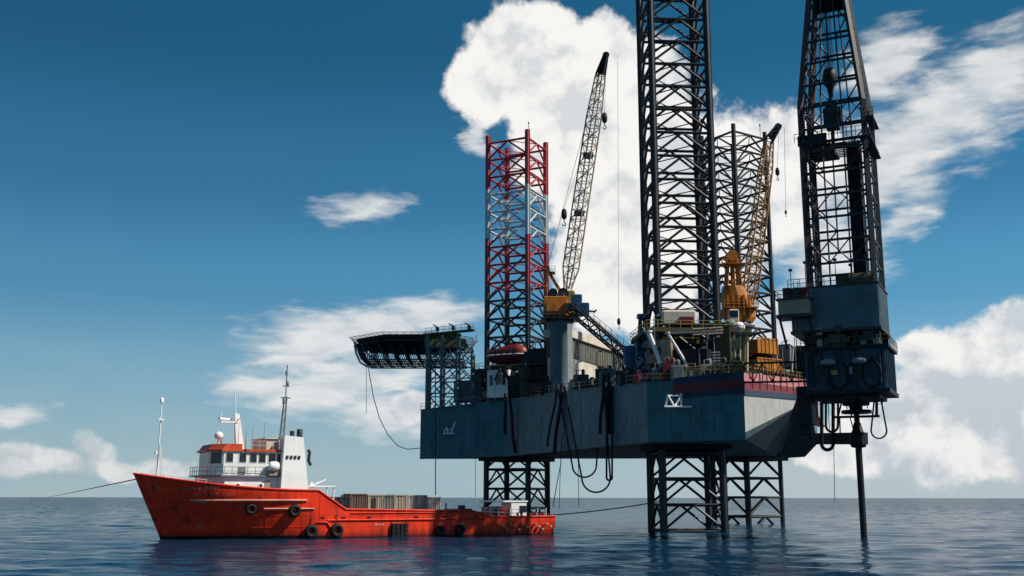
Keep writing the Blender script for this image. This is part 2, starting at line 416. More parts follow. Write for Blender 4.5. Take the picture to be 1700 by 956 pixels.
    o = link(bpy.data.objects.new('sea', me)); tag(o, 'dark blue choppy open sea under the rig and the boat', None, kind='structure')
    return o
build_sea()

# ------------------------------------------------------------------ rig axes and trusses
AS = Vector((0.8988, -0.4384, 0)); AP = Vector((-0.4384, -0.8988, 0)); UZ = Vector((0, 0, 1))
RIG_YAW = math.atan2(AS.y, AS.x)
def rigbox(mb, c, ls, lp, hz):
    """box on the rig's axes: c = middle of its base"""
    c = Vector(c); return mb.obox(c + UZ * hz / 2, AS * ls / 2, AP * lp / 2, UZ * hz / 2)
def beam(mb, p0, p1, w, h):
    p0 = Vector(p0); p1 = Vector(p1); d = (p1 - p0); s = d.cross(UZ)
    s = s.normalized() if s.length > 1e-4 else Vector((1, 0, 0)); u = s.cross(d).normalized()
    return mb.obox((p0 + p1) / 2, d / 2, s * w / 2, u * h / 2)
def lattice(ch, lc, p0, p1, w0, w1, n, rc=0.12, rl=0.06, up=UZ):
    """lattice boom: chords into ch, lacing into lc"""
    p0 = Vector(p0); p1 = Vector(p1); d = (p1 - p0).normalized(); s = d.cross(up).normalized(); u = s.cross(d)
    def cor(t, i):
        w = (w0 * (1 - t) + w1 * t) / 2; sg = ((-1, -1), (1, -1), (1, 1), (-1, 1))[i]
        return p0.lerp(p1, t) + s * w * sg[0] + u * w * sg[1]
    for i in range(4): ch.tube(cor(0, i), cor(1, i), rc, 6)
    for k in range(n):
        a, b = k / n, (k + 1) / n
        for i in range(4):
            j = (i + 1) % 4
            lc.tube(cor(b, i), cor(b, j), rl, 4)
            if (k + i) % 2: lc.tube(cor(a, i), cor(b, j), rl, 4)
            else: lc.tube(cor(a, j), cor(b, i), rl, 4)

# ------------------------------------------------------------------ the three legs
def leg(c, yaw, top, off, bay, mat, label, size=9.0):
    t = thing('lattice_leg', label, 'rig leg', (c[0], c[1], 0), yaw, 'lattice legs of the rig')
    h = size / 2; cs = [(-h, -h), (h, -h), (h, h), (-h, h)]
    for (x, y) in cs:
        m = MB(); m.tube((x, y, -6), (x, y, top), 0.43, 10)
        q = Vector((x, y, 0)).normalized()
        ax = Vector((1 if x > 0 else -1, 0, 0))
        m.obox((x, y, (top - 6) / 2), (0.57, 0, 0), (0, 0.07, 0), (0, 0, (top + 6) / 2 - 0.01))     # rack plate
        obj('chord', m, mat, t, local=True)
    zs = []; z = off - bay * 2
    while z <= top + 0.01: zs.append(z); z += bay
    zs[-1] = min(zs[-1], top - 0.2)
    for k in range(len(zs)):
        m = MB(); z1 = zs[k]; z0 = zs[k - 1] if k else z1 - bay
        for i in range(4):
            a = Vector((*cs[i], 0)); b = Vector((*cs[(i + 1) % 4], 0)); md = (a + b) / 2
            m.tube(a + UZ * z1, b + UZ * z1, 0.23, 6)
            m.tube(md + UZ * z1, a + UZ * (z0 + .25), 0.2, 6); m.tube(md + UZ * z1, b + UZ * (z0 + .25), 0.2, 6)
        m.tube(((cs[0][0] + cs[1][0]) / 2, cs[0][1], z1), (cs[1][0], 0, z1), 0.1, 5); m.tube((cs[1][0], 0, z1), (0, cs[2][1], z1), 0.1, 5)
        m.tube((0, cs[2][1], z1), (cs[3][0], 0, z1), 0.1, 5); m.tube((cs[3][0], 0, z1), (0, cs[0][1], z1), 0.1, 5)
        obj('brace_frame', m, mat, t, local=True)
    # walkway ladder up one corner and a lamp post on the top
    m = MB(); m.tube((h - .2, -h + 1.0, top - 1), (h - .2, -h + 1.0, top + 1.6), 0.06, 5); m.lathe([(0.0, 0), (.16, .05), (.16, .35), (0, .42)], (h - .2, -h + 1.0, top + 1.6), 8)
    obj('beacon', m, M_blackst, t, local=True)
    return t
NEAR = (26.2, 163.0); BOW = (1.0, 213.0); FAR = (45.5, 209.5)
leg(NEAR, R(4), 100, 3.86, 3.8, M_leg, 'dark lattice leg nearest to the camera, running out of the top of the picture')
leg(BOW, R(-26), 78.6, 2.9, 3.7, M_legbow, 'lattice leg with red and white painted top beside the helideck')
leg(FAR, R(34), 78.5, 1.4, 3.6, M_leg, 'dark lattice leg behind the orange crane, with its whole top in view')

# ------------------------------------------------------------------ the hull
ZB = CAM_H + 7.7
b1, b2, b3, b4, b5, b6a = [atz(x, y, ZB) for x, y in ((697, 762), (836, 757.5), (912, 750), (1076, 733.5), (1238, 729), (1293, 760.5))]
b6 = at(1336, 758, 214)
def up(p, y, x=None):
    """the point straight above p whose height is seen at picture row y"""
    u = ray(850, y); d = ray(850 + (p.x / p.y) * F * 1.0, y)
    return Vector((p.x, p.y, CAM_H + u.z / u.y * p.y))
t1, t2, t3, t4, t5 = up(b1, 680), up(b2, 664), up(b3, 652), up(b4, 634), up(b5, 632)
b5m = up(b5, 717)
c1 = at(1328, 672, 173); c2 = at(1345, 682, 178.5); t6 = at(1345, 646, 178.5); t6.x, t6.y = c2.x, c2.y
d1 = at(1358, 735, 196); t7 = Vector((d1.x, d1.y, t6.z)); t8 = Vector((b6.x, b6.y + 1.5, t6.z))
hull = thing('rig_hull', 'teal floating hull of the drilling rig, raised on its legs above the water', 'rig hull', (b3.x + 14, 190, ZB))
m = MB()
for a, b, c, d in ((b1, b2, t2, t1), (b2, b3, t3, t2), (b3, b4, t4, t3), (b4, b5, t5, t4)): m.quad(a, b, c, d)
m.quad(b6a, b1, t1, t8); m.quad(b6, b6a, t8); m.quad(b6, t8, t7, d1); m.quad(d1, t7, t6, c2)
obj('side_plating', m, M_teal, hull)
m = MB(); m.quad(b5m, c1, c2, t6, t5); obj('transom', m, M_pale, hull, label='pale sunlit stern plating')
m = MB(); m.quad(b5, c1, b5m); m.quad(b5, b6a, c1); m.quad(c1, d1, c2); m.quad(c1, b6a, b6); m.quad(c1, b6, d1); obj('stern_rake', m, paint('shade_dark_rake_paint', (0.030, 0.052, 0.058), 0.6, 0.3, 0.3), hull)  # rake colour darkened to stand in for shade under the stern
m = MB(); m.quad(b1, b6a, b5, b4, b3, b2); obj('bottom_plating', m, M_under, hull)
m = MB(); m.quad(t1, t2, t3, t4, t5, t6, t7, t8); obj('deck', m, M_deck, hull)
# stripes painted as a band round the stern corner: low bulwark plates standing on the deck edge
def plate(mb, p, q, z0p, z1p, z0q, z1q, out, th=0.12):
    o = Vector(out).normalized() * th
    mb.add([Vector((p.x, p.y, z0p)), Vector((q.x, q.y, z0q)), Vector((q.x, q.y, z1q)), Vector((p.x, p.y, z1p)),
            Vector((p.x, p.y, z0p)) + o, Vector((q.x, q.y, z0q)) + o, Vector((q.x, q.y, z1q)) + o, Vector((p.x, p.y, z1p)) + o],
           [(0, 3, 2, 1), (4, 5, 6, 7), (0, 1, 5, 4), (3, 7, 6, 2), (0, 4, 7, 3), (1, 2, 6, 5)])
nf = (b5 - b4).cross(UZ).normalized(); ns = (t6 - t5).cross(UZ).normalized()
pa = b4.lerp(b5, 0.28); zt = t5.z
def zrow(p, y): return up(p, y).z
for nm, mt, ya, yb in (('upper_stripe', M_stripe_blue, 616, 628), ('red_stripe', M_stripe_red, 628, 643), ('lower_stripe', M_stripe_blue, 643, 653)):
    m = MB(); plate(m, pa, b5, zrow(b5, yb) - .25, zrow(b5, ya) - .35, zrow(b5, yb), zrow(b5, ya), nf, 0.10 if nm != 'red_stripe' else 0.13); obj(nm, m, mt, hull)
M_rosy = paint('faded_red_bulwark_paint', (0.50, 0.20, 0.19), 0.5, 0.2, 0.2)
m = MB(); plate(m, t5, t6, t5.z, zrow(b5, 618), t6.z, t6.z + 1.6, ns, 0.10); obj('bulwark', m, M_rosy, hull, label='faded red bulwark along the stern edge')
m = MB(); plate(m, t5, t6, zrow(b5, 647), zrow(b5, 634), t6.z - 1.0, t6.z + .1, ns, 0.13); obj('red_stripe', m, M_stripe_red, hull)
m = MB(); plate(m, t5, t6, zrow(b5, 656), zrow(b5, 647) - .01, t6.z - 1.75, t6.z - 1.01, ns, 0.11); obj('lower_stripe', m, M_stripe_blue, hull)
# plate seams and stiffeners on the long sides
m = MB()
for (p, q, tp, tq) in ((b1, b2, t1, t2), (b2, b3, t2, t3), (b3, b4, t3, t4), (b4, b5, t4, t5)):
    o = (q - p).cross(UZ).normalized(); n = max(2, int((q - p).length / 3.2))
    for i in range(1, n):
        a = p.lerp(q, i / n); c = tp.lerp(tq, i / n); plate(m, a - (q - p).normalized() * .06, a + (q - p).normalized() * .06, a.z + .2, c.z - .1, a.z + .2, c.z - .1, o, 0.025)
    plate(m, p, q, p.z + 4.6, p.z + 4.75, q.z + 4.6, q.z + 4.75, o, 0.02); plate(m, p, q, p.z - .05, p.z + .18, q.z - .05, q.z + .18, o, 0.06)
    plate(m, p, q, tp.z - .2, tp.z + .04, tq.z - .2, tq.z + .04, o, 0.09)
obj('plate_seam', m, M_teal, hull)
# guard rails round the deck edge
def rail(mb, p, q, h=1.15, step=2.0, r=0.045):
    n = max(1, int((q - p).length / step))
    for i in range(n + 1): a = p.lerp(q, i / n); mb.tube(a, a + UZ * h, r, 5)
    for k in (0.5, 1.0): mb.tube(p + UZ * h * k, q + UZ * h * k, r, 5)
for p, q, dz in ((t1, t2, .05), (t2, t3, .05), (t3, t4, .05), (t4, b4.lerp(b5, .3) * 1, 0), (t5, t6, 0)):
    m = MB()
    if q == b4.lerp(b5, .3): q = t4.lerp(t5, .3)
    off = Vector((0, 0, 1.45)) if p == t5 else Vector((0, 0, dz))
    rail(m, p + off, q + off); obj('guard_rail', m, M_yellow if p in (t4, t5) else M_grey, hull)
m = MB(); rail(m, t4.lerp(t5, .28) + UZ * .9, t5 + UZ * 1.2, 1.1); obj('guard_rail', m, M_yellow, hull)
# bulwark stays on the stern edge
for i in range(1, 10):
    m = MB(); a = t5.lerp(t6, i / 10) + ns * .16; m.tube(a - UZ * .9, a + UZ * 2.4, .09, 5); obj('bulwark_stay', m, M_stripe_red, hull)
# leg guides: dark collars round each leg under the hull
for (c, yw) in ((NEAR, R(4)), (BOW, R(-26)), (FAR, R(34))):
    m = MB(); q = Matrix.Rotation(yw, 3, 'Z'); C = Vector((c[0], c[1], 0))
    for a, b in (((-1, -1), (1, -1)), ((1, -1), (1, 1)), ((1, 1), (-1, 1)), ((-1, 1), (-1, -1))):
        p0 = C + q @ Vector((a[0] * 5.5, a[1] * 5.5, 0)); p1 = C + q @ Vector((b[0] * 5.5, b[1] * 5.5, 0))
        beam(m, p0 + UZ * (ZB - .35), p1 + UZ * (ZB - .35), 0.5, 0.65)
    obj('leg_guide', m, M_blackst, hull)

DZ = 21.6
# ------------------------------------------------------------------ jacking houses round the legs
def jackhouse(c, yaw, label, z0, hgt, mtop):
    t = thing('jacking_frame', label, 'jacking frame', (c[0], c[1], z0), yaw, 'jacking frames round the legs')
    h = 5.6
    for x, y in ((-h, -h), (h, -h), (h, h), (-h, h)):
        m = MB(); m.box(x - .75, x + .75, y - .75, y + .75, 0, hgt); 
        for k in range(3): m.box(x - 1.0, x + 1.0, y - 1.0, y + 1.0, 0.8 + k * 2.4, 1.9 + k * 2.4)
        obj('jack_post', m, M_dark, t, local=True)
    m = MB()
    for (x0, x1, y0, y1) in ((-h - 1.1, h + 1.1, -h - 1.3, -h + .4), (-h - 1.1, h + 1.1, h - .4, h + 1.3), (-h - 1.3, -h + .4, -h + .4, h - .4), (h - .4, h + 1.3, -h + .4, h - .4)):
        m.box(x0, x1, y0, y1, hgt - .6, hgt)
    obj('top_walkway', m, mtop, t, local=True)
    m = MB(); w = h + 1.2; ps = [Vector((-w, -w, hgt)), Vector((w, -w, hgt)), Vector((w, w, hgt)), Vector((-w, w, hgt))]
    for i in range(4): rail(m, ps[i], ps[(i + 1) % 4], 1.1, 1.6)
    obj('walkway_rail', m, M_yellow, t, local=True)
    m = MB()
    for a, b in (((-h, -h), (h, -h)), ((h, -h), (h, h)), ((h, h), (-h, h)), ((-h, h), (-h, -h))):
        m.tube((*a, 0.3), (*b, hgt - .6), .14, 5); m.tube((*b, 0.3), (*a, hgt - .6), .14, 5); beam(m, (*a, hgt * .5), (*b, hgt * .5), .35, .4)
    obj('frame_brace', m, M_dark, t, local=True)
    return t
jackhouse(NEAR, R(4), 'dark jacking frame with olive walkway round the nearest leg', t4.z, 8.6, M_olive)
jackhouse(BOW, R(-26), 'jacking frame round the leg with the red top, behind the red lifeboat', DZ, 8.2, M_dark)
jackhouse(FAR, R(34), 'jacking frame round the far leg, behind the orange crane pedestal', DZ, 7.5, M_dark)

# ------------------------------------------------------------------ helideck and its tower
hd = thing('helideck', 'dark octagonal helideck cantilevered past the bow on a lattice tower', 'helideck', at(760, 672, 222))
HC = Vector((at(686, 560, 232).x, 232, 38.3))
def octo(r, z, ph=0.39): return [(HC.x + r * math.cos(k * math.pi / 4 + ph), HC.y + r * math.sin(k * math.pi / 4 + ph), z) for k in range(8)]
m = MB(); m.loft([octo(12.6, HC.z - .55), octo(12.8, HC.z - .1), octo(12.8, HC.z + .1)]); obj('landing_deck', m, M_blackst, hd)
m = MB()
for k in range(-5, 6):
    y = k * 2.2; w = math.sqrt(max(1, 12.2 ** 2 - y * y))
    beam(m, (HC.x - w, HC.y + y, HC.z - .9), (HC.x + w, HC.y + y, HC.z - .9), .3, .7)
    beam(m, (HC.x + y, HC.y - w, HC.z - 1.3), (HC.x + y, HC.y + w, HC.z - 1.3), .25, .5)
obj('deck_girder', m, M_blackst, hd)
m = MB(); o1, o2 = octo(12.8, HC.z), octo(14.3, HC.z + .35)
for k in range(8):
    a0, a1, q0, q1 = Vector(o1[k]), Vector(o1[(k + 1) % 8]), Vector(o2[k]), Vector(o2[(k + 1) % 8])
    m.tube(q0, q1, .06, 5)
    for i in range(7): m.tube(a0.lerp(a1, i / 7), q0.lerp(q1, i / 7), .05, 4)
    for j in (.35, .7): m.tube(a0.lerp(q0, j), a1.lerp(q1, j), .03, 4)
obj('safety_net_frame', m, M_dark, hd)
for yy in (-9, -6, -3, 0, 3, 6):
    ch, lc = MB(), MB()
    for i in range(9):
        x0 = HC.x - 10 + i * 2.4; x1 = x0 + 2.4
        zt0 = HC.z - 1.4; zb0 = HC.z - 4.9 if i else HC.z - 3.2
        ch.tube((x0, HC.y + yy, HC.z - 4.9), (x1, HC.y + yy, HC.z - 4.9), .15, 6); ch.tube((x0, HC.y + yy, zt0), (x1, HC.y + yy, zt0), .12, 6)
        lc.tube((x0, HC.y + yy, HC.z - 4.9), ((x0 + x1) / 2, HC.y + yy, zt0), .10, 5); lc.tube(((x0 + x1) / 2, HC.y + yy, zt0), (x1, HC.y + yy, HC.z - 4.9), .10, 5)
    lc.tube((HC.x - 10, HC.y + yy, HC.z - 4.9), (HC.x - 12, HC.y + yy, HC.z - .6), .14, 6)
    ch.tube((HC.x - 10, HC.y + yy, HC.z - 4.9), (HC.x - 10, HC.y + yy, HC.z - 1.4), .12, 6)
    tc_ = obj('truss_chord', ch, M_dark, hd); obj('truss_lacing', lc, M_dark, tc_)
lc = MB()
for i in range(9):
    x0 = HC.x - 10 + i * 2.4
    lc.tube((x0, HC.y - 6, HC.z - 4.9), (x0, HC.y + 6, HC.z - 4.9), .1, 5); lc.tube((x0, HC.y - 6, HC.z - 4.9), (x0 + 2.4, HC.y, HC.z - 4.9), .08, 5); lc.tube((x0 + 2.4, HC.y, HC.z - 4.9), (x0, HC.y + 6, HC.z - 4.9), .08, 5)
obj('truss_cross_brace', lc, M_dark, hd)
m = MB(); m.path([(HC.x - 12.6, HC.y - 2, HC.z - .8), (HC.x - 12.2, HC.y - 2, HC.z - 2.6), (HC.x - 11.3, HC.y - 2, HC.z - 4.6), (HC.x - 9.8, HC.y - 2, HC.z - 5.5), (HC.x - 7.6, HC.y - 2, HC.z - 5.5)], .24, 8)
obj('access_pipe', m, M_white, hd, label='white curved rail under the outer edge')
# tower between the hull and the deck
TX = [at(x, 640, 222).x for x in (714, 737, 762, 786)]; TY = (221.0, 213.5)
zlo, zhi = t1.z - .3, HC.z - 1.2
for x in TX[:1] + TX[1:2] + TX[2:3] + TX[3:]:
    for y in TY:
        m = MB(); m.tube((x, y, zlo), (x, y, zhi - (3 if x == TX[3] else 0)), .33, 8); obj('tower_leg', m, M_slate, hd)
m = MB(); nb = 4; dz = (zhi - zlo - 2.5) / nb
for y in TY:
    for i in range(3):
        for k in range(nb):
            z0 = zlo + k * dz; z1 = z0 + dz; a, b = TX[i], TX[i + 1]
            m.tube((a, y, z1), (b, y, z1), .14, 5)
            if (i + k) % 2: m.tube((a, y, z0), (b, y, z1), .12, 5); m.tube((b, y, z0), ((a + b) / 2, y, (z0 + z1) / 2), .12, 5)
            else: m.tube((b, y, z0), (a, y, z1), .12, 5); m.tube((a, y, z0), ((a + b) / 2, y, (z0 + z1) / 2), .12, 5)
for x in TX:
    for k in range(nb): m.tube((x, TY[0], zlo + k * dz), (x, TY[1], zlo + (k + 1) * dz), .11, 5); m.tube((x, TY[0], zlo + (k + 1) * dz), (x, TY[1], zlo + (k + 1) * dz), .11, 5)
obj('tower_brace', m, M_slate, hd)
# gangway, control cabin and fire monitors at the inboard side
m = MB()
A = at(706, 556, 216); B = at(786, 548, 212)
beam(m, A, B, 1.6, .3); rail(m, A + UZ * .15, B + UZ * .15, 1.2, 1.2); obj('gangway', m, M_olive, hd)
m = MB(); p = at(722, 572, 219); m.box(p.x - 2.2, p.x + 5.2, p.y - 1.5, p.y + 1.5, p.z - .6, p.z + 1.9); m.box(p.x - 2.4, p.x + 5.4, p.y - 1.7, p.y + 1.7, p.z + 1.9, p.z + 2.1); obj('control_cabin', m, M_olive, hd)
for x, y in ((726, 548), (752, 546), (779, 545)):
    m = MB(); p = at(x, y, 214); m.tube(p - UZ * .8, p + UZ * .7, .12, 6); m.tube(p + UZ * .6, p + UZ * 1.1 + Vector((-.9, 0, 0)), .14, 6); m.box(p.x - .35, p.x + .35, p.y - .3, p.y + .3, p.z - .2, p.z + .5); obj('fire_monitor', m, M_dark, hd)
m = MB(); p = at(777, 575, 213)
for k in range(5): m.tube(p + Vector((k * .3, 0, -2 + k * .6)), p + Vector((k * .3, 0, -1.4 + k * .6)), .07, 5)
beam(m, p + Vector((-1, 0, -2.2)), p + Vector((1.8, 0, 1.2)), .9, .25); rail(m, p + Vector((-1, 0, -2.2)), p + Vector((1.8, 0, 1.2)), 1.1, .9); obj('stair', m, M_tan, hd)

# ------------------------------------------------------------------ crane builder pieces
def wire(name, pts, r, label, cat='wire', mat=None, group=None):
    m = MB(); m.path(pts, r, 6); return single(name, m, mat or M_blackst, label, cat, group=group)
def hookblock(x, y, D, s, label, top=None):
    p = at(x, y, D); t = thing('hook_block', label, 'hook block', p, 0, 'crane hook blocks')
    m = MB(); m.lathe([(0.05, .9 * s), (.32 * s, .7 * s), (.42 * s, .1 * s), (.36 * s, -.5 * s), (.1 * s, -.75 * s)], (0, 0, 0), 10); obj('sheave_housing', m, M_blackst, t, local=True)
    m = MB(); m.path([(0, 0, -.7 * s), (0, 0, -1.1 * s), (.22 * s, 0, -1.35 * s), (.12 * s, 0, -1.65 * s), (-.18 * s, 0, -1.6 * s), (-.24 * s, 0, -1.35 * s)], .08 * s, 6); obj('hook', m, M_blackst, t, local=True)
    if top is not None:
        m = MB(); m.tube((0, 0, .8 * s), Vector(top) - p, .035, 4); obj('hoist_wire', m, M_blackst, t, local=True)
    return t

# crane at the near side, boom up
c1t = thing('pedestal_crane', 'pedestal crane with orange machinery house and pale raised boom, left of the nearest leg', 'crane', at(930, 642, 187))
PC = at(930, 642, 187)
m = MB(); m.lathe([(1.75, 0), (1.75, 12.5), (2.3, 13.3), (2.3, 14.0)], (PC.x, PC.y, DZ - .3), 14); obj('pedestal', m, M_slate, c1t)
m = MB(); q = at(943.5, 642, 184.6); m.box(q.x - .1, q.x + .75, q.y - .3, q.y + .3, DZ, DZ + 13.2); obj('cable_trunk', m, M_white, c1t)
m = MB(); m.lathe([(2.5, 0), (2.5, .5), (2.2, .6), (2.2, 1.2)], (PC.x, PC.y, DZ + 13.7), 16); rail(m, Vector((PC.x - 3.4, PC.y - 2.5, DZ + 14.4)), Vector((PC.x + 3.2, PC.y - 2.5, DZ + 14.4)), 1.1, 1.0); m.box(PC.x - 3.4, PC.x + 3.2, PC.y - 2.6, PC.y + 2.6, DZ + 14.25, DZ + 14.4); obj('slew_ring', m, M_dark, c1t)
zc = DZ + 14.9
m = MB(); m.bbox(PC.x - 2.9, PC.x + 1.3, PC.y - 1.8, PC.y + 1.8, zc, zc + 3.4, .12); m.box(PC.x - 2.4, PC.x - .6, PC.y - 2.1, PC.y - 1.8, zc + .6, zc + 2.2); obj('machinery_house', m, M_orange, c1t)
m = MB(); m.bbox(PC.x + .8, PC.x + 2.8, PC.y - 2.6, PC.y - .6, zc - .2, zc + 2.3, .15); obj('operator_cab', m, M_orange, c1t)
m = MB(); m.box(PC.x + 1.0, PC.x + 2.6, PC.y - 2.64, PC.y - 2.61, zc + .7, zc + 2.0); m.box(PC.x + 2.81, PC.x + 2.84, PC.y - 2.4, PC.y - .8, zc + .7, zc + 2.0); obj('cab_window', m, M_glass, c1t)
m = MB(); G = Vector((PC.x - 1.6, PC.y, zc + 3.4)); Gt = at(908, 446, 187)
for sg in (-1, 1):
    m.tube(G + Vector((-1.0, sg * 1.2, 0)), Gt + Vector((0, sg * .8, 0)), .16, 6); m.tube(G + Vector((2.4, sg * 1.2, 0)), Gt + Vector((0, sg * .8, 0)), .16, 6)
m.tube(Gt + Vector((0, -1, 0)), Gt + Vector((0, 1, 0)), .35, 8); beam(m, Gt + Vector((-.7, 0, -.8)), Gt + Vector((1.4, 0, -.8)), 1.8, .2); rail(m, Gt + Vector((-.7, -.9, -.7)), Gt + Vector((1.4, -.9, -.7)), 1.0, .7)
obj('gantry', m, M_orange, c1t)
m = MB(); m.lathe([(1.0, -1.3), (1.0, -1.1), (.6, -1.1), (.6, 1.1), (1.0, 1.1), (1.0, 1.3)], (PC.x + .6, PC.y, zc + 4.0), 14, axis=(0, 1, 0)); m.lathe([(.8, -1), (.8, -.9), (.45, -.9), (.45, .9), (.8, .9), (.8, 1)], (PC.x - 1.2, PC.y, zc + 4.2), 14, axis=(0, 1, 0)); obj('winch_drum', m, M_dark, c1t)
m = MB(); m.bbox(PC.x + .6, PC.x + 2.7, PC.y - 1.2, PC.y + 1.2, zc + 2.5, zc + 4.6, .2); obj('engine_cover', m, M_yellow, c1t)
BP = at(942, 480, 186.5); BH = at(996, 125, 183); BT = at(1006, 88, 182.6)
ch, lc = MB(), MB(); lattice(ch, lc, BP, BP.lerp(BH, .1), .9, 2.1, 2, .15, .08); lattice(ch, lc, BP.lerp(BH, .1), BP.lerp(BH, .8), 2.1, 2.0, 16, .15, .085); lattice(ch, lc, BP.lerp(BH, .8), BH, 2.0, 1.3, 5, .14, .08)
b = obj('boom', ch, M_boom, c1t); obj('boom_lacing', lc, M_boom, b)
ch = MB(); lattice(ch, ch, BH, BT, 1.3, .5, 3, .2, .13); d = (BT - BH); ch.obox((BH + BT) / 2, d * .46, d.cross(UZ).normalized() * .12, Vector((0.45, 0, .0))); ch.torus(BT - d * .08, d.cross(UZ), .5, .16); obj('boom_head', ch, M_blackst, c1t, label='black boom head')
m = MB()
for k in (.35, .62): p = BP.lerp(BH, k); m.obox(p, (.9, 0, 0), (0, .9, 0), (0, 0, .35))
obj('boom_platform', m, M_dark, c1t)
m = MB()
for sg in (-.6, .6): m.tube(Gt + Vector((0, sg, 0)), BH + Vector((-.5, sg * .6, -.6)), .04, 4)
obj('pendant_wire', m, M_blackst, c1t)
hookblock(1003, 196, 182.6, 1.25, 'black hook block hanging from the tip of the raised pale boom', BT)
hookblock(936, 356, 184.5, 1.25, 'black hook block hanging left of the raised pale boom, above the orange crane house', BP.lerp(BH, .64) + Vector((-1.0, 0, 0)))
# dark lattice boom lying down over the long house
db = thing('stowed_boom', 'dark lattice boom sloping down to the right over the pale long house', 'boom', at(950, 515, 184))
p0, p1 = at(948, 512, 180), at(1066, 612, 171)
ch, lc = MB(), MB(); lattice(ch, lc, p0, p1, 1.5, 1.2, 12, .17, .09); obj('boom_chord', ch, M_blackst, db); obj('boom_lacing', lc, M_blackst, db)
m = MB(); rail(m, p0 + Vector((0, -.4, .8)), p1 + Vector((0, -.4, .8)), 1.3, 1.5, .045); obj('boom_handrail', m, M_dark, db)
m = MB(); a = at(966, 512, 180.2); m.bbox(a.x - 1.2, a.x + 1.2, a.y - 1, a.y + 1, a.z - 1.2, a.z + .9, .15); a = at(957, 498, 180.6); m.bbox(a.x - .9, a.x + .9, a.y - .9, a.y + .9, a.z - 1.4, a.z + .9, .15); m.tube(at(962, 514, 180), at(987, 517, 180), .16, 6); m.tube(at(985, 519, 180), at(990, 514, 180), .16, 6); obj('winch_unit', m, M_blue, db, label='dark blue winch unit at the upper end')
hb = hookblock(1027, 534, 180, .75, 'small dark hook hanging on a long wire above the pale long house', at(1010, 92, 182.5) + Vector((1.6, 0, -1)))

# the long pale house (its stern-facing wall catches the sun)
h0 = at(945, 640, 188); LEN = 33.0; dirn = -AP
house = thing('deck_house', 'long pale deck house with a grey overhanging roof edge behind the left crane pedestal', 'deck house', (h0.x, h0.y, DZ - .3))
def hb_(mb, u0, u1, w0, w1, z0, z1):
    c = h0 + dirn * (u0 + u1) / 2 - AS * (w0 + w1) / 2; c.z = (z0 + z1) / 2
    return mb.obox(c, dirn * (u1 - u0) / 2, AS * (w1 - w0) / 2, UZ * (z1 - z0) / 2)
zt_ = h0.z; zr = at(945, 545, 188).z
m = MB(); hb_(m, 0.2, 14.5, .3, 4.3, DZ - .3, zr - 5.0); hb_(m, 18.5, LEN - 1, .6, 4.3, DZ - .3, zr - 5.0); hb_(m, 14.5, 18.5, 2.5, 4.3, DZ - .3, zr - 5.0); obj('wall', m, M_cream, house)
m = MB(); hb_(m, 0, LEN, .15, 4.4, zr - 5.0, zr - 1.5)
for k in range(26): hb_(m, 0.5 + k * 1.25, .7 + k * 1.25, .07, .16, zr - 4.95, zr - 1.55)
obj('shade_toned_cladding', m, paint('olive_grey_overhang_shade', (0.13, 0.125, 0.105), 0.55, 0.3, 0.4), house)  # dark tone paints in the shade that the roof overhang throws
m = MB(); hb_(m, -.5, LEN + .5, -.35, 4.8, zr - 1.5, zr); obj('roof', m, M_cream, house)
m = MB(); hb_(m, 14.5, 18.5, 2.3, 2.5, DZ, zr - 5.2); obj('door_opening', m, M_slate, house)
m = MB(); hb_(m, 0, .25, -.15, .15, DZ - .3, zr - .4); obj('corner_post', m, M_white, house)

# ------------------------------------------------------------------ orange crane between the near and far legs
C2 = at(1226, 615, 183); c2t = thing('pedestal_crane', 'orange pedestal crane with tan boom, standing right of the nearest leg', 'crane', (C2.x, C2.y, DZ))
zp = at(1226, 545, 183).z
m = MB(); m.lathe([(2.1, 0), (2.1, zp - DZ - 1.4), (2.6, zp - DZ - .8), (2.6, zp - DZ)], (C2.x, C2.y, DZ), 14); obj('pedestal', m, M_olive, c2t)
m = MB(); m.lathe([(3.0, 0), (3.0, .4), (2.4, .5), (2.4, 1.0)], (C2.x, C2.y, zp), 16); obj('slew_ring', m, M_dark, c2t)
zc = zp + 1.0
P8 = lambda z, rx, ry, dx=0: [(C2.x + dx + rx * math.cos(k * math.pi / 6), C2.y + ry * math.sin(k * math.pi / 6), z) for k in range(12)]
m = MB(); m.loft([P8(zc, 2.2, 2.2, .6), P8(zc + .8, 2.9, 2.4, .5), P8(zc + 2.2, 3.1, 2.4, .2), P8(zc + 2.4, 2.7, 2.3, .2), P8(zc + 4.6, 2.5, 2.1, .0), P8(zc + 6.4, 1.9, 1.7, -.4)])
for k in range(5): m.box(C2.x - 2.0 + k * .9, C2.x - 1.7 + k * .9, C2.y - 2.6, C2.y - 2.0, zc + 1, zc + 4.5)
obj('machinery_house', m, M_orange, c2t)
m = MB(); m.box(C2.x - 2.6, C2.x + 3.3, C2.y - 2.8, C2.y + 2.6, zc + 2.25, zc + 2.38); rail(m, Vector((C2.x - 2.6, C2.y - 2.75, zc + 2.38)), Vector((C2.x + 3.3, C2.y - 2.75, zc + 2.38)), 1.1, .8); rail(m, Vector((C2.x + 3.25, C2.y - 2.75, zc + 2.38)), Vector((C2.x + 3.25, C2.y + 2.6, zc + 2.38)), 1.1, .8); obj('service_walkway', m, M_orange, c2t)
G2 = at(1214, 428, 183); m = MB()
for sg in (-1.1, 1.1):
    m.tube(Vector((C2.x - 1.8, C2.y + sg, zc + 4.5)), G2 + Vector((-.6, sg * .7, .6)), .22, 6); m.tube(Vector((C2.x + 1.2, C2.y + sg, zc + 4.5)), G2 + Vector((.6, sg * .7, .6)), .22, 6)
    m.tube(Vector((C2.x - .3, C2.y + sg, zc + 5.5)), G2 + Vector((0, sg * .7, .4)), .2, 6)
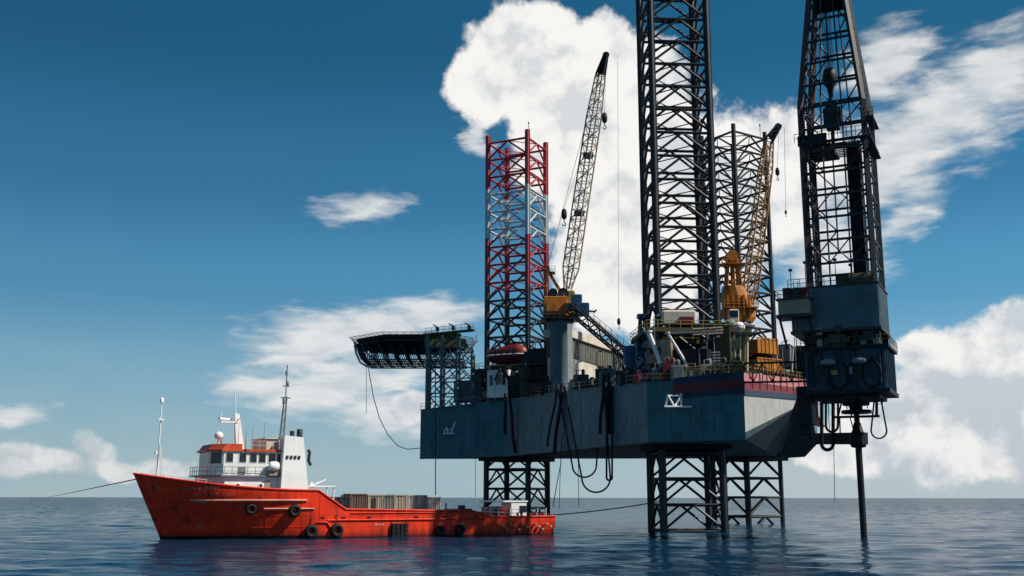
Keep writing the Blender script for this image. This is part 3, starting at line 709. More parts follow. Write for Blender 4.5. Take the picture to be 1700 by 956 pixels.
m.lathe([(1.0, -1.1), (1.0, -.9), (.5, -.9), (.5, .9), (1.0, .9), (1.0, 1.1)], G2 + UZ * .3, 12, axis=(0, 1, 0)); m.box(G2.x - 1.9, G2.x + 2.2, G2.y - 1.4, G2.y + 1.4, G2.z - 1.3, G2.z - 1.1); rail(m, G2 + Vector((-1.9, -1.4, -1.1)), G2 + Vector((2.2, -1.4, -1.1)), 1.1, .8)
obj('gantry', m, M_orange, c2t)
m = MB(); m.bbox(C2.x - 1.9, C2.x - .2, C2.y - 3.2, C2.y - 1.6, zc - .2, zc + 1.9, .15); obj('operator_cab', m, M_cream, c2t)
m = MB(); m.box(C2.x - 1.75, C2.x - .35, C2.y - 3.24, C2.y - 3.21, zc + .5, zc + 1.6); obj('cab_window', m, M_glass, c2t)
B0 = at(1243, 505, 183.5); B1 = at(1276, 232, 184.5); B2 = at(1293, 207, 184.5)
M_boomtan = paint('boom_tan_paint', (0.45, 0.26, 0.11), 0.5, 0.3, 0.4)
ch, lc = MB(), MB(); lattice(ch, lc, B0, B0.lerp(B1, .1), .9, 2.0, 2, .15, .09); lattice(ch, lc, B0.lerp(B1, .1), B0.lerp(B1, .82), 2.0, 1.9, 13, .15, .09); lattice(ch, lc, B0.lerp(B1, .82), B1, 1.9, 1.2, 4, .14, .08)
b = obj('boom', ch, M_boomtan, c2t); obj('boom_lacing', lc, M_boomtan, b)
ch = MB(); lattice(ch, ch, B1, B2, 1.4, .7, 3, .2, .13); d = B2 - B1; ch.obox((B1 + B2) / 2, d * .4, Vector((0, .15, 0)), Vector((-.3, 0, .45))); ch.torus(B2 - d * .12, (0, 1, 0), .5, .17); obj('boom_head', ch, M_blackst, c2t)
hookblock(1290, 285, 184.5, .95, 'dark hook block hanging close under the tip of the tan boom', B2)
hookblock(1304, 352, 184.5, .5, 'tiny hook hanging on a long wire right of the tan boom', B2 + Vector((.9, 0, -.4)))

# ------------------------------------------------------------------ derrick, drill floor and cantilever
DK = 134.5; KD = DK / 160
DC = Vector((at(1405, 480, DK).x, DK, 0)); hD = 4.7
def dz_(z): return CAM_H + (z - CAM_H) * KD
dk = thing('derrick_substructure', 'dark drill floor block under the derrick, hanging out past the stern', 'drill floor', (DC.x, DC.y, 18))
def dpt(s, p, z): return DC + AS * s * KD + AP * p * KD + UZ * dz_(z)
def dbox(mb, s0, s1, p0, p1, z0, z1):
    return mb.obox(dpt((s0 + s1) / 2, (p0 + p1) / 2, (z0 + z1) / 2), AS * (s1 - s0) / 2 * KD, AP * (p1 - p0) / 2 * KD, UZ * (z1 - z0) / 2 * KD)
FLZ = 36.0
m = MB(); dbox(m, -7.4, 5.2, -5.0, 5.6, 29.4, FLZ - .2)
for k in range(28): dbox(m, -7.4 + k * .43, -7.22 + k * .43, 5.6, 5.68, 29.5, FLZ - .3)
for k in range(24): dbox(m, 5.2, 5.28, -4.9 + k * .43, -4.72 + k * .43, 29.5, FLZ - .3)
obj('windwall', m, M_slate, dk, label='blue grey corrugated windwall')
m = MB(); dbox(m, -7.6, 5.4, -5.2, 5.9, FLZ - .2, FLZ); dbox(m, -7.6, 5.4, -5.2, 5.9, 29.0, 29.4); obj('floor_plate', m, M_dark, dk)
m = MB(); rail(m, dpt(-7.7, 5.7, FLZ), dpt(4.8, 5.7, FLZ), 1.1, 1.4); rail(m, dpt(4.8, 5.7, FLZ), dpt(4.8, -5.0, FLZ), 1.1, 1.4); obj('floor_rail', m, M_dark, dk)
m = MB(); dbox(m, -5.8, 5.6, -4.6, 5.2, 20.4, 26.4)
for k in range(7): dbox(m, -5.6 + k * 1.8, -5.4 + k * 1.8, 5.2, 5.4, 20.5, 26.3)
for k in range(6): dbox(m, 5.6, 5.8, -4.5 + k * 1.8, -4.3 + k * 1.8, 20.5, 26.3)
obj('lower_block', m, paint('grimy_blue_steel', (0.036, 0.082, 0.112), 0.5, 0.40, 0.5, rustcol=(0.015, 0.014, 0.014)), dk)
m = MB(); dbox(m, -6.2, 6.2, -5.0, 5.9, 26.4, 26.8); dbox(m, -6.0, 6.0, -5.0, 5.6, 19.8, 20.4); dbox(m, -5.0, 4.4, -4, 4.6, 19.2, 19.8); obj('platform', m, M_blackst, dk)
m = MB(); rail(m, dpt(-6.2, 5.9, 26.8), dpt(6.2, 5.9, 26.8), 1.1, 1.2); rail(m, dpt(6.2, 5.9, 26.8), dpt(6.2, -5.0, 26.8), 1.1, 1.2); obj('platform_rail', m, M_olive, dk)
m = MB()
for s in (-5.2, -1.8, 1.6, 4.6):
    for p in (-4.8, 4.8): m.obox(dpt(s, p, 27.9), AS * .35, AP * .35, UZ * 1.0)
for s in (-5.2, -1.8, 1.6): m.tube(dpt(s, 4.8, 26.9), dpt(s + 3.2, 4.8, 29.0), .18, 5)
dbox(m, -5.6, 4.4, -4.2, 3.0, 26.9, 29.0)
obj('mid_frame', m, M_blackst, dk)
for (s, z, w, hh, mt, nm) in ((-4.2, 26.9, 1.8, 2.2, M_blackst, 'pump_unit'), (-1.0, 26.9, 2.2, 1.7, M_olive, 'pump_unit'), (3.4, 26.9, 1.6, 2.4, M_dark, 'pump_unit')):
    m = MB(); dbox(m, s - w / 2, s + w / 2, 3.9, 5.3, z, z + hh); m.lathe([(.5, -w * .7), (.5, w * .7)], dpt(s, 5.2, z + .8), 10, axis=AS); obj(nm, m, mt, dk)
# doghouse at the left of the floor
m = MB(); dbox(m, -9.0, -4.4, 4.2, 7.2, 31.8, 34.0); obj('doghouse', m, M_tan, dk, label='rusty brown doghouse on the left of the drill floor')
m = MB(); dbox(m, -9.3, -4.1, 3.9, 7.5, 34.0, 34.25); dbox(m, -9.3, -4.1, 3.9, 7.5, 31.3, 31.8); rail(m, dpt(-9.3, 7.4, 34.25), dpt(-4.1, 7.4, 34.25), 1.0, 1.0); rail(m, dpt(-9.3, 3.9, 34.25), dpt(-9.3, 7.4, 34.25), 1, 1); obj('doghouse_roof', m, M_dark, dk)
m = MB(); dbox(m, -8.4, -7.3, 5.0, 6.4, 34.3, 36.0); m.lathe([(.5, 0), (.55, .9), (.2, 1.3)], dpt(-5.3, 6.2, 34.3), 10); obj('doghouse_unit', m, M_maroon, dk)
m = MB()
for s in (-8.9, -4.6): m.tube(dpt(s, 7.0, 31.3), dpt(s + .6, 5.2, 26.8), .15, 6)
m.tube(dpt(-9.6, 6.6, 27), dpt(-9.6, 6.6, 35.8), .07, 5); m.tube(dpt(-9.6, 6.6, 33), dpt(-10.3, 6.6, 33), .06, 5)
obj('doghouse_brace', m, M_dark, dk)
m = MB()
for s in (-2.4, 2.0): m.lathe([(0.05, 0), (.9, .15), (1.0, .5), (.5, .8), (.05, .85)], dpt(s, 5.8, 24.0), 12)
obj('vent_hood', m, M_grey, dk)
m = MB()
for s in (-1.0, 3.6): m.path([dpt(s + 1.3 * math.cos(a), 5.7, 22.6 + 2.0 * math.sin(a)) for a in np.linspace(0, 2 * math.pi, 18)], .12, 6)
obj('hose_coil', m, M_black, dk)
random.seed(11)
for k in range(16):
    m = MB(); s_ = -5.4 + k * .68; z0 = 20.6 + random.random() * 2; z1 = z0 + 2 + random.random() * 3.4; pp = 5.5 + random.random() * .25
    q = random.choice((-.5, .4, .9)); m.path([dpt(s_, pp, z0), dpt(s_, pp, z1), dpt(s_ + q * .5, pp, z1 + .25), dpt(s_ + q, pp, z1 + .3)], .07 + random.random() * .09, 6)
    obj('pipework', m, random.choice((M_blackst, M_dark, M_blackst, M_olive, M_dark)), dk)
for k in range(9):
    m = MB(); s_ = -5.0 + random.random() * 9.5; z0 = random.choice((20.6, 22.6, 26.85, 26.85, 28.6)); w_ = .4 + random.random() * .6
    dbox(m, s_, s_ + w_, 5.42, 5.42 + .3 + random.random() * .3, z0, z0 + .5 + random.random() * .9); obj('junction_box', m, random.choice((M_dark, M_grey, M_tan, M_maroon, M_yellow)), dk)
for k in range(5):
    m = MB(); s_ = -4.6 + k * 2.1; m.path([dpt(s_, 5.0, 19.7), dpt(s_ + .2, 5.1, 18.6 - (k % 3) * .5), dpt(s_ + .9, 5.1, 18.2 - (k % 2) * .6), dpt(s_ + 1.5, 5.0, 19.7)], .07, 6); obj('slung_cable', m, M_blackst, dk)
for k in range(6):
    m = MB(); s_ = -7.2 + k * 2.2; m.tube(dpt(s_, 5.75, FLZ), dpt(s_, 5.75, FLZ + 2.6 + (k % 2)), .05, 5); dbox(m, s_ - .25, s_ + .25, 5.6, 6.0, FLZ + 2.6 + (k % 2), FLZ + 2.95 + (k % 2)); obj('floodlight', m, M_dark, dk)
m = MB()
for k in range(24): m.tube(dpt(-6.8, 5.95, 26.8 + k * .4), dpt(-6.2, 5.95, 26.8 + k * .4), .035, 4)
for s_ in (-6.8, -6.2): m.tube(dpt(s_, 5.95, 26.4), dpt(s_, 5.95, FLZ + 1), .05, 5)
obj('ladder', m, M_yellow, dk)
# red hose guard between the stern edge and the drill floor
for i in range(3):
    m = MB(); pts = [at(1334 + 6 * i, 606 + 3 * i, 176), at(1341 + 5 * i, 622, 175.6), at(1345 + 5 * i, 650, 175.4), at(1349 + 4 * i, 690, 175.2), at(1360 + 4 * i, 708, 175)]
    m.path(pts, .2, 8); single('transfer_hose', m, M_stripe_red, 'thick red hose hanging over the far end of the pale stern plating', 'hose', group='red hoses at the stern')
# cantilever beams
cv = thing('cantilever', 'dark cantilever beams carrying the drill floor out over the stern', 'cantilever', dpt(-12, 0, 22))
for p in (-4.6,):
    ch, lc = MB(), MB(); a, b = dpt(-5.4, p, 24.4), dpt(-19, p, 24.8)
    for q in (a.z - b.z,):
        for dz in (-1.3, 1.3): beam(ch, a + UZ * dz, b + UZ * dz, .22, .26)
        for k in range(9):
            u, w = a.lerp(b, k / 9), a.lerp(b, (k + 1) / 9); sg = 1 if k % 2 else -1
            lc.tube(u - UZ * 1.3 * sg, w + UZ * 1.3 * sg, .08, 5); lc.tube(w - UZ * 1.3, w + UZ * 1.3, .07, 5)
    g_ = obj('cantilever_beam', ch, M_blackst, cv); obj('beam_lacing', lc, M_blackst, g_)
m = MB(); 
for k in range(8): m.tube(dpt(-6.4 - k * .25, 2.6 - k * .6, 20.5), dpt(-6.6 - k * .5, 1.5 - k * .6, 14.5 + k * .3), .22, 6)
m.obox(dpt(-6.8, 0.5, 18.6), AS * .9, AP * 1.6, UZ * 2.4); m.obox(dpt(-7.0, .4, 15.6), AS * .7, AP * .8, UZ * 1.4); m.tube(dpt(-6.4, .4, 13.2), dpt(-6.4, .4, 20), .35, 8)
obj('service_trunk', m, M_blackst, cv)

# derrick tower
dr = thing('drilling_derrick', 'dark tapering derrick tower standing on the drill floor', 'derrick', dpt(0, 0, FLZ))
ZK, ZT = 64.5, 87.0
def hw(z): return hD if z < ZK else hD + (2.35 - hD) * (z - ZK) / (ZT - ZK)
levels = [FLZ + i * (ZK - FLZ) / 8 for i in range(9)] + [ZK + i * (ZT - ZK) / 6 for i in range(1, 7)]
CR = ((-1, -1), (1, -1), (1, 1), (-1, 1))
M_legred = paint('derrick_reddish_paint', (0.09, 0.035, 0.035), 0.5, 0.3, 0.3)
for i, (a, b) in enumerate(CR):
    m = MB()
    for z0, z1 in ((FLZ, ZK), (ZK, ZT)): beam(m, dpt(a * hw(z0), b * hw(z0), z0), dpt(a * hw(z1), b * hw(z1), z1), .55, .55)
    obj('derrick_leg', m, M_legred if (a, b) == (-1, -1) or (a, b) == (-1, 1) else M_dark, dr)
for k in range(1, len(levels)):
    z0, z1 = levels[k - 1], levels[k]; m = MB()
    for i in range(4):
        (a0, e0), (a1, e1) = CR[i], CR[(i + 1) % 4]; h0_, h1_ = hw(z0), hw(z1)
        A0, A1 = dpt(a0 * h0_, e0 * h0_, z0), dpt(a1 * h0_, e1 * h0_, z0); B0_, B1_ = dpt(a0 * h1_, e0 * h1_, z1), dpt(a1 * h1_, e1 * h1_, z1)
        beam(m, B0_, B1_, .24, .28)
        if i == 0 and k < 3: continue
        for tt in (1 / 3, 2 / 3): m.tube(A0.lerp(A1, tt), B0_.lerp(B1_, tt), .11, 5)
        if i in (1, 2) and k % 2: continue
        if (k + i) % 2: m.tube(A0, B0_.lerp(B1_, 1 / 3), .10, 5); m.tube(A1, B0_.lerp(B1_, 2 / 3), .10, 5)
        else: m.tube(A0.lerp(A1, 1 / 3), B0_, .10, 5); m.tube(A0.lerp(A1, 2 / 3), B1_, .10, 5)
        if k in (2, 5, 9): m.tube(A0.lerp(A1, 1 / 3), B0_.lerp(B1_, 2 / 3), .09, 5); m.tube(A0.lerp(A1, 2 / 3), B0_.lerp(B1_, 1 / 3), .09, 5)
    obj('girt_frame', m, M_dark, dr)
m = MB(); w = 2.35; dbox(m, -w - .8, w + .8, -w - .8, w + .8, ZT - .2, ZT + .3); dbox(m, -w, w, -w, w, ZT - 2.9, ZT - 1.6)
for k in range(5): m.lathe([(1.1, -.12), (1.1, .12)], dpt(-1.4 + k * .7, 0, ZT + 1.1), 14, axis=AS)
rail(m, dpt(-w - .8, w + .8, ZT + .3), dpt(w + .8, w + .8, ZT + .3), 1.2, 1); dbox(m, -w - .3, w + .3, w, w + .3, ZT - 3.6, ZT - 1.9); dbox(m, -w - .3, w + .3, -w - .3, -w, ZT - 3.6, ZT - 1.9)
obj('crown_block', m, M_blackst, dr)
ZM = 58.4
m = MB()
for (s0, s1, p0, p1) in ((-hD - .4, hD + .6, hD, hD + .7), (-hD - .4, -hD + 1.3, -hD, hD), (hD - .8, hD + .9, -hD, hD), (-hD + 1.3, -hD + 4.2, -hD, hD - 1)):
    dbox(m, s0, s1, p0, p1, ZM, ZM + .3)
dbox(m, -hD - .5, -.8, hD + .5, hD + .62, ZM - .2, ZM + 1.5)
for k in range(9): m.tube(dpt(-hD + 4.2, -hD + .8 + k * .9, ZM + .2), dpt(-hD + 6.4, -hD + .8 + k * .9, ZM + .2), .1, 5)
obj('monkey_board', m, M_blackst, dr)
m = MB()
for k in range(5): rail(m, dpt(hD + .2, hD + 1.0, ZM - 1.8 + k * 1.2), dpt(hD + 1.5, hD + 1.0, ZM - 1.8 + k * 1.2), 1.1, .6)
rail(m, dpt(-hD - .9, hD + 1, ZM + .3), dpt(hD + 1.4, hD + 1, ZM + .3), 1.2, 1.0); dbox(m, hD + .3, hD + 1.5, -1, hD + .8, ZM - 1.9, ZM - 1.7); dbox(m, hD + .3, hD + 1.5, -1, hD + .8, ZM + 2.9, ZM + 3.1)
obj('side_basket', m, M_blackst, dr)
m = MB(); m.tube(dpt(-hD + .5, hD + .35, FLZ), dpt(-hD + .5, hD + .35, ZK), .06, 5); m.tube(dpt(-hD + 1.0, hD + .35, FLZ), dpt(-hD + 1.0, hD + .35, ZK), .06, 5)
for k in range(60): m.tube(dpt(-hD + .5, hD + .35, FLZ + k * .46), dpt(-hD + 1.0, hD + .35, FLZ + k * .46), .035, 4)
obj('ladder', m, M_dark, dr)
m = MB(); m.bbox(0, 1, 0, 1, 0, 1, .01); m = MB(); dbox(m, -1.2, 1.6, -1, 1.2, FLZ, FLZ + 2.2); m.lathe([(.9, -1.5), (.9, 1.5)], dpt(2.6, 2.2, FLZ + 1.1), 12, axis=AS); single('drawworks', m, M_olive, 'olive drawworks winch on the drill floor inside the derrick', 'winch')
tb = thing('travelling_block', 'dark travelling block and top drive hanging inside the derrick', 'travelling block', dpt(-.6, 0, 66))
m = MB(); m.lathe([(.1, 2.6), (.75, 2.1), (1.0, 1.2), (.9, .2), (.5, -.4), (.3, -1.4)], dpt(-.6, 0, 69.5), 12); obj('sheave_housing', m, M_blackst, tb)
m = MB(); dbox(m, -1.5, .4, -.8, .8, 62.0, 66.6); dbox(m, -1.9, .8, -.4, .4, 63, 65.6); m.tube(dpt(-.6, 0, 62), dpt(-.6, 0, 68.4), .3, 8); m.tube(dpt(-.6, 0, 62.2), dpt(-.6, 0, 57), .22, 8); obj('top_drive', m, M_dark, tb)
m = MB()
for k in range(6): m.tube(dpt(-1.2 + k * .24, .1, 71.8), dpt(-1.3 + k * .28, .1, ZT), .05, 4)
obj('drill_line', m, M_blackst, tb)
first = None
for i in range(5):
    for j in range(6):
        s, p = 1.4 + i * .42, -2.4 + j * .55
        if first is None:
            m = MB(); m.tube((0, 0, 0), (0, 0, (ZM + 1.2 - FLZ - .1) * KD), .14, 8); first = obj('drill_pipe_stand', m, M_blackst); tag(first, 'dark drill pipe racked upright in the bundle inside the derrick', 'drill pipe', 'drill pipes racked in the derrick')
            o = first
        else: o = link(first.copy())
        o.location = dpt(s, p, FLZ + .1)

# conductor pipe, guide frame, hose loops under the drill floor
cd = thing('conductor_pipe', 'black conductor pipe running from under the drill floor down into the sea', 'conductor pipe', (DC.x, DC.y, 0))
cx = at(1432, 850, 138.0); CX = Vector((cx.x, cx.y, 0))
m = MB(); m.tube(CX + UZ * -4, CX + UZ * 12.0, .42, 14); m.tube(CX + UZ * 12.0, CX + UZ * 17.0, .36, 14); obj('pipe', m, M_blackst, cd)
m = MB(); m.lathe([(.45, 0), (.9, .1), (1.15, .7), (1.15, 1.5), (.7, 2.2), (.45, 3.2)], CX + UZ * 11.2, 12); obj('tension_ring', m, M_blackst, cd)
m = MB(); m.lathe([(1.9, 0), (1.9, .4), (.8, .5), (.8, 1.0), (1.7, 1.05), (1.7, 1.4), (.4, 1.8)], CX + UZ * 15.6, 14); obj('diverter_flange', m, M_blackst, cd)
tx = thing('guide_frame', 'black guide beam holding the conductor pipe under the stern', 'guide beam', at(1360, 725, 150))
m = MB(); beam(m, at(1338, 728, 147), at(1436, 727, 137.0), 1.0, 1.5); obj('guide_beam', m, M_blackst, tx)
m = MB(); beam(m, at(1382, 692, 138.5), at(1460, 690, 135.5), .3, .3); m.tube(at(1391, 692, 138.5), at(1398, 662, 138.5), .12, 5); m.tube(at(1414, 692, 137.5), at(1408, 662, 137.5), .1, 5); m.tube(at(1455, 692, 135.5), at(1455, 655, 135.5), .2, 5); m.tube(at(1394, 692, 138.5), at(1395, 726, 138.5), .09, 5); m.tube(at(1411, 692, 137.5), at(1420, 724, 137.5), .08, 5); obj('hanger_frame', m, M_blackst, tx)
def loop(name, x0, x1, ytop, ybot, D, r, label, group, mat=None, x0t=None, x1t=None):
    pts = []
    x0t = x0 if x0t is None else x0t; x1t = x1 if x1t is None else x1t
    cxm, hwd = (x0 + x1) / 2, (x1 - x0) / 2; yb = ybot - min(hwd, (ybot - ytop) * .5)
    n = 8
    for i in range(n): t_ = i / n; pts.append(at(x0t + (x0 - x0t) * t_, ytop + (yb - ytop) * t_, D))
    for i in range(13): a = math.pi * i / 12; pts.append(at(cxm - hwd * math.cos(a), yb + (ybot - yb) * math.sin(a), D))
    for i in range(1, n + 1): t_ = i / n; pts.append(at(x1 + (x1t - x1) * t_, yb + (ytop - yb) * t_, D))
    m = MB(); m.path(pts, r, 7); return single(name, m, mat or M_black, label, 'hose', group=group)
loop('hanging_hose', 1446, 1472, 655, 727, 135.5, .11, 'thin hose hanging in a loop right of the conductor pipe', None, x0t=1452, x1t=1461)
loop('hanging_hose', 1364, 1383, 655, 746, 141.5, .24, 'thick black hose loop hanging left of the conductor pipe under the stern', None)
loop('hanging_hose', 1371, 1391, 660, 716, 140, .16, 'short black hose loop above the guide beam', None)
wire('hanging_wire', [at(1384, 740, 139.5), at(1386, 832, 139.0)], .04, 'thin wire hanging from the guide beam towards the sea', 'wire')
wire('hanging_wire', [at(1375, 662, 140.5), at(1376, 700, 140.5), at(1378, 726, 140.5)], .05, 'short dark wire hanging beside the thick hose loop under the stern', 'wire')

# ------------------------------------------------------------------ hoses hanging over the near side
side = [(838, 662, 735, 188 + 18), (905, 0, 0, 0)]
def sided(x):
    """distance of the near side's plating, a little in front of it"""
    pts = [(697, b1), (830, b2), (912, b3), (1076, b4), (1238, b5)]
    d = ray(x, 700); k = d.x / d.y
    for (xa, a), (xb, b) in zip(pts, pts[1:]):
        if xa <= x <= xb:
            tt = (a.x - k * a.y) / ((a.x - k * a.y) - (b.x - k * b.y)); return a.lerp(b, tt).y - .45
    return b3.y
loop('loading_hose', 966, 1013, 640, 817, sided(1012) - .3, .14, 'deepest looped hose hanging from the side between the deck house and the nearest leg', None, x0t=936, x1t=1002)
loop('loading_hose', 950, 990, 645, 792, sided(985) - .3, .14, 'shallower looped hose hanging beside the deepest hose loop', None, x0t=926, x1t=1000)
loop('loading_hose', 1007, 1016, 640, 797, sided(1014) - .5, .16, 'narrow hose loop hanging straight at the right end of the hose row', None)
m = MB()
for dx, r in ((0, .22), (4, .2), (8, .22), (-4, .2)):
    pass
for i, (x, y0, x1, y1, r, lb) in enumerate(((838, 655, 838, 722, .22, 'thick black hose over the side, left one of the pair by the lifeboat'), (845, 655, 855, 752, .26, 'thick black hose over the side, right one of the pair by the lifeboat'),
        (933, 640, 920, 752, .3, 'thick black hose bundle over the side below the crane pedestal'), (925, 640, 908, 742, .18, 'thin black hose slanting down left below the crane pedestal'),
        (1002, 625, 996, 720, .25, 'black hose over the side right of the deck house door, left of two'), (1010, 622, 1011, 720, .28, 'black hose over the side right of the deck house door, right of two'))):
    D = min(sided(x), sided(x1)) - .1; m = MB(); a, b = at(x, y0, D), at(x1, y1, D)
    m.path([a + Vector((0, 1.5, -.2)), a + Vector((0, .6, .35)), a, a.lerp(b, .35) + Vector((.12, 0, 0)), a.lerp(b, .7) + Vector((-.1, 0, 0)), b], r, 8); single('side_hose', m, M_black, lb, 'hose')
wire('dropping_hose', [at(933, 720, sided(933)), at(931, 770, sided(933)), at(925, 800, sided(933)), at(918, 842, sided(933))], .07, 'thin hose trailing from the side towards the stern of the boat', 'hose', M_black)
wire('dropping_hose', [at(931, 760, sided(931)), at(928, 845, sided(931))], .05, 'thin line hanging straight beside the trailing hose', 'line')
wire('dropping_line', [at(960, 770, sided(960)), at(961, 840, sided(960))], .05, 'thin line hanging straight down below the deep hose loop', 'line')
# lines from the bow corner and helideck
wire('dropping_line', [at(722, 560, 214), at(723, 700, 214), at(723, 822, 212)], .10, 'dark hose hanging straight from the helideck tower to the boat deck', 'hose', M_black)
wire('dropping_line', [at(789, 700, sided(789)), at(789.5, 825, sided(789))], .05, 'faint thin line hanging from the hull between tower and leg', 'line', M_grey)
m = MB(); a, bb = at(610, 600, 232), at(694, 745, 224)
pts = [at(610, 598, 232), at(613, 622, 231), at(620, 660, 230), at(630, 695, 229), at(644, 722, 228), at(660, 740, 227), at(676, 746, 226), at(697, 744, 223)]
m.path(pts, .09, 6); single('slack_hose', m, M_dark, 'long slack hose curving from under the helideck to the hull corner', 'hose')
wire('dropping_line', [at(608, 602, 232), at(608, 686, 232)], .05, 'thin line hanging straight below the left end of the helideck', 'line', M_dark)

# ------------------------------------------------------------------ lifeboat on the near side
lb = at(842, 590, 200); lt = thing('lifeboat', 'red enclosed lifeboat hanging on davits beside the banded leg', 'lifeboat', lb)
la = AS.copy(); ln = Vector((-la.y, la.x, 0))
def capsule(prof, mb, a0, a1, n=14):
    rings = []
    for (u, w, zt1, zb1) in prof:
        ring = []
        for k in range(n):
            a = a0 + (a1 - a0) * k / (n - 1)
            z = math.sin(a) * (zt1 if math.sin(a) > 0 else zb1)
            ring.append(lb + la * u + ln * w * math.cos(a) + UZ * z)
        rings.append(ring)
    mb.loft(rings, True, True)
pf = [(-4.3, .15, .25, .3), (-4.0, .7, .7, .8), (-3.2, 1.15, 1.15, 1.3), (-1.5, 1.5, 1.6, 1.6), (.5, 1.55, 2.0, 1.7), (2.4, 1.5, 2.1, 1.65), (3.4, 1.2, 1.7, 1.4), (4.0, .75, 1.1, .9), (4.2, .2, .5, .3)]
m = MB(); capsule(pf, m, math.pi, 2 * math.pi); obj('boat_hull', m, M_maroon, lt)
m = MB(); capsule(pf[:6], m, 0.0, math.pi); obj('canopy', m, M_maroon, lt)
m = MB(); capsule(pf[5:], m, 0.0, math.pi); obj('end_canopy', m, M_lborange, lt, label='end of the canopy with sunlight put into its orange colour')
m = MB(); m.path([lb + la * u - ln * (w + .06) for u, w, a, b in pf], .12, 6); m.path([lb + la * u + ln * (w + .06) for u, w, a, b in pf], .12, 6); obj('rubbing_strip', m, M_white, lt)
m = MB()
for u in (-1.2, .3, 1.6, 2.8): m.obox(lb + la * u - ln * 1.42 + UZ * .75, la * .3, ln * .05, UZ * .2)
obj('side_window', m, M_glass, lt)
dv = thing('lifeboat_davit', 'dark davit frame holding the red lifeboat', 'davit', lb + Vector((0, 3, -5)))
for u in (-2.6, 2.6):
    m = MB(); b0 = lb + la * u + ln * 2.4
    m.path([b0 - UZ * 5.0, b0 + UZ * .5, b0 + UZ * 2.6 - ln * .6, b0 + UZ * 3.2 - ln * 2.2], .22, 6); m.tube(lb + la * u + UZ * 3.0, lb + la * u + UZ * 1.6, .06, 5); m.tube(b0 - UZ * 4.6 - ln * 2.5, b0 - UZ * 1.8, .18, 6); obj('davit_arm', m, M_dark, dv)
m = MB(); beam(m, lb + la * -3.6 + ln * .4 - UZ * 2.0, lb + la * 3.8 + ln * .4 - UZ * 2.0, 2.6, .25); rail(m, lb + la * -3.6 + ln * 2 - UZ * 1.9, lb + la * 3.8 + ln * 2 - UZ * 1.9, 1.0, 1.2); obj('embarkation_walkway', m, M_olive, dv)

# ------------------------------------------------------------------ anchor racks (white frames on the hull)
def anchor_rack(x0, y0, x1, y1, D, label):
    t = thing('anchor_rack', label, 'anchor rack', at((x0 + x1) / 2, y1, D), 0, 'anchor racks on the hull')
    P = lambda u, v, o=0: at(x0 + (x1 - x0) * u, y0 + (y1 - y0) * v, D - o)
    m = MB(); m.tube(P(0, 1, .2), P(1, 1, .2), .17, 6); m.tube(P(0, 1, 1.2), P(.6, 1, 1.2), .15, 6); obj('lower_bar', m, M_white, t)
    m = MB(); m.tube(P(.02, 1, .2), P(.12, .05, .2), .13, 6); m.tube(P(.12, .05, .2), P(.35, 1, 1.2), .13, 6); m.tube(P(.35, 1, 1.2), P(.58, .05, .2), .13, 6); m.tube(P(.58, -.1, .2), P(.58, 1, .2), .15, 6); m.tube(P(.1, .08, .2), P(.58, .08, .2), .12, 6)
    for u in (.02, .58): m.tube(P(u, 1, .1), P(u, 1, 1.2), .12, 6)
    obj('diagonal_bar', m, M_white, t)
    m = MB()
    for u in (.1, .58, .9): m.tube(P(u, .95, -.45), P(u, .95, .2), .13, 6); 
    obj('hull_bracket', m, M_grey, t)
    return t
anchor_rack(1103, 655, 1151, 675, sided(1127) - .2, 'white pipe anchor rack on the near hull side, below the nearest leg')
def anchor_rack2():
    D = sided(748) - .2; t = thing('anchor_rack', 'white pipe anchor rack near the bow end of the hull, below the helideck tower', 'anchor rack', at(748, 720, D), 0, 'anchor racks on the hull')
    m = MB(); m.tube(at(736, 720, D), at(760, 720, D), .2, 6); m.tube(at(737, 720, D - 1), at(752, 720, D - 1), .16, 6); obj('lower_bar', m, M_white, t)
    m = MB(); m.tube(at(736, 720, D), at(742, 709, D), .16, 6); m.tube(at(742, 709, D), at(744, 720, D - 1), .16, 6); m.tube(at(749, 720, D), at(757, 697, D), .18, 6); m.tube(at(744, 714, D), at(752, 712, D), .14, 6); obj('diagonal_bar', m, M_white, t)
    m = MB(); m.tube(at(757, 697, D), at(757, 690, D + .6), .1, 5); m.tube(at(738, 719, D + .6), at(738, 719, D), .12, 5); m.tube(at(758, 719, D + .6), at(758, 719, D), .12, 5); obj('hull_bracket', m, M_grey, t)
anchor_rack2()

# ------------------------------------------------------------------ deck equipment
def skid(name, label, cat, x, y, D, ls, lp, hz, mat, mat2=None, group=None, lid=True):
    """a deck unit on the rig's axes: body with ribs, skid rails, lid"""
    p = at(x, y, D); t = thing(name, label, cat, p, RIG_YAW, group)
    m = MB(); m.bbox(-ls / 2, ls / 2, -lp / 2, lp / 2, .25, hz, .07)
    n = max(2, int(ls / .7))
    for k in range(n + 1): x_ = -ls / 2 + .1 + (ls - .2) * k / n; m.box(x_ - .05, x_ + .05, -lp / 2 - .06, -lp / 2 + .02, .3, hz - .12)
    n = max(2, int(lp / .7))
    for k in range(n + 1): y_ = -lp / 2 + .1 + (lp - .2) * k / n; m.box(ls / 2 - .02, ls / 2 + .06, y_ - .05, y_ + .05, .3, hz - .12)
    obj('body', m, mat, t, local=True)
    m = MB()
    for s in (-1, 1): m.box(-ls / 2 - .1, ls / 2 + .1, s * lp * .35 - .15, s * lp * .35 + .15, 0, .25)
    obj('skid_rail', m, mat2 or M_dark, t, local=True)
    if lid:
        m = MB(); m.box(-ls / 2 - .08, ls / 2 + .08, -lp / 2 - .08, lp / 2 + .08, hz + .002, hz + .1); obj('lid', m, mat2 or mat, t, local=True)
    return t
